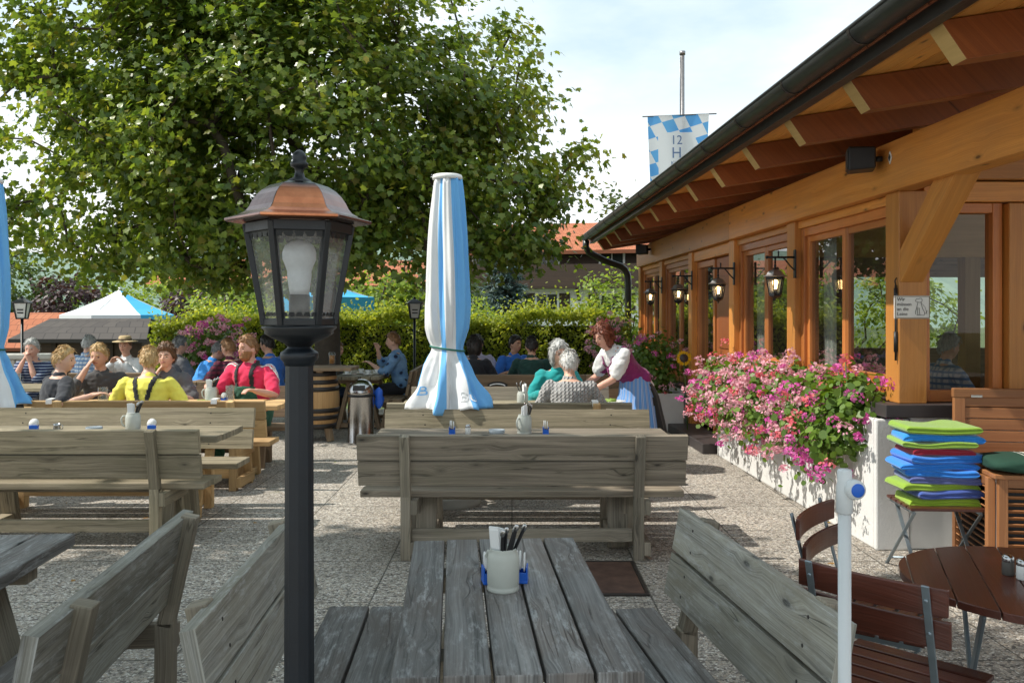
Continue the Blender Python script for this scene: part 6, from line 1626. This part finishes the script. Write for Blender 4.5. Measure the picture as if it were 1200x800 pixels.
person('person in a wine red plaid shirt right behind the red shirt man', (-3.64, 11.2, 0), R(40), 'tan', 'ginger', 'short', 'wine', 'short', 'jeans', 16, (30, -6), (-.2, .4, .82), (.2, .38, .82))
person('man in a blue shirt turned away beside the big lamp post', (-3.22, 11.55, 0), R(58), 'tan', 'dark', 'short', 'blue', 'short', 'jeans', 10, (8, -4), wide=1.1, k=1.02)
# guests inside
gx, gy, _ = bl2w(4.35, 8.0)
person('grey haired guest seated inside behind the front window', (gx, gy, .12), R(-80), 'fair', 'grey', 'short', 'plaid', 'short', 'dark', 8)
gx, gy, _ = bl2w(5.5, 8.15)
person('guest in a dark top seated deeper inside the restaurant', (gx, gy, .12), R(100), 'tan', 'brown', 'short', 'grey', 'short', 'dark', 8)
gx, gy, _ = bl2w(4.9, 8.05)
t = make_table('wooden dining table inside the restaurant', 1.0, .7, M['teak'], M['teak'], 'dining tables inside', (gx, gy, .12), BROT, .2)
gx, gy, _ = bl2w(4.75, 7.2)
t = thing('dining_chair', 'light wooden chair inside the front window', 'chair', (gx, gy, .12), BROT)
mb = MB(); mb.box((0, 0, .45), (.42, .42, .035)); mb.build('seat', M['timber_end'], t, .006)
for sx in (-1, 1):
    mb = MB(); mb.beam((sx * .18, .18, 0), (sx * .18, .18, .43), .04, .04); mb.build('leg', M['timber_end'], t, .003)
    mb = MB(); mb.beam((sx * .18, -.19, 0), (sx * .18, -.24, .92), .04, .035); mb.build('leg', M['timber_end'], t, .003)
mb = MB()
for z in (.62, .72, .84): mb.box((0, -.215 - (z - .6) * .05, z), (.34, .02, .05))
mb.build('backrest', M['timber_end'], t, .004)
# ------------------------------------------------------------------ light, sky, camera
sunv = Vector((-.80, -.09, 1.0)).normalized()
elev = math.asin(sunv.z); az = math.atan2(sunv.x, sunv.y)
w = bpy.data.worlds.new('World'); scene.world = w; w.use_nodes = True
t = w.node_tree; t.nodes.clear()
sky = t.nodes.new('ShaderNodeTexSky'); sky.sky_type = 'NISHITA'; sky.sun_disc = False; sky.sun_elevation = elev; sky.sun_rotation = az; sky.air_density = 1.0; sky.dust_density = 1.6; sky.ozone_density = 1.0
tc = t.nodes.new('ShaderNodeTexCoord'); mp = t.nodes.new('ShaderNodeMapping'); mp.inputs['Scale'].default_value = (1, 1, 2.6); t.links.new(tc.outputs['Generated'], mp.inputs[0])
nz = N(t, 'ShaderNodeTexNoise', Scale=1.6, Detail=7.0, Roughness=.55); t.links.new(mp.outputs[0], nz.inputs['Vector'])
sp = t.nodes.new('ShaderNodeSeparateXYZ'); t.links.new(tc.outputs['Generated'], sp.inputs[0])
low = ramp(t, sp.outputs[2], [(.0, (1, 1, 1)), (.17, (.8, .8, .8)), (.34, (.0, .0, .0))])
cl = math_(t, 'MAXIMUM', math_(t, 'MULTIPLY', ramp(t, nz.outputs[0], [(.42, (.1, .1, .1)), (.66, (1, 1, 1))]), .7), low)
base = mix(t, .65, sky.outputs[0], (4.3, 6.3, 6.9))
col = mix(t, cl, base, (9.2, 9.35, 9.5))
bg = N(t, 'ShaderNodeBackground', Strength=.15); t.links.new(col, bg.inputs[0]); o = t.nodes.new('ShaderNodeOutputWorld'); t.links.new(bg.outputs[0], o.inputs[0])
ld = bpy.data.lights.new('sun', 'SUN'); ld.energy = 5.0; ld.angle = R(.53); ld.color = (1.0, .945, .85)
so = link('sun', ld); so.rotation_euler = (-sunv).to_track_quat('-Z', 'Y').to_euler()
cd = bpy.data.cameras.new('camera'); cam = link('camera', cd); cam.location = (0, 0, 1.62); cam.rotation_euler = (R(90), 0, 0)
cd.sensor_width = 36; cd.lens = 30.0; cd.shift_y = -32 / 1200; cd.clip_start = .05; cd.clip_end = 2000
scene.camera = cam
scene.view_settings.view_transform = 'Standard'; scene.view_settings.look = 'None'; scene.view_settings.exposure = 0; scene.view_settings.gamma = 1
scene.render.engine = 'CYCLES'
cy = scene.cycles; cy.max_bounces = 10; cy.transparent_max_bounces = 24; cy.diffuse_bounces = 4; cy.glossy_bounces = 4; cy.transmission_bounces = 6
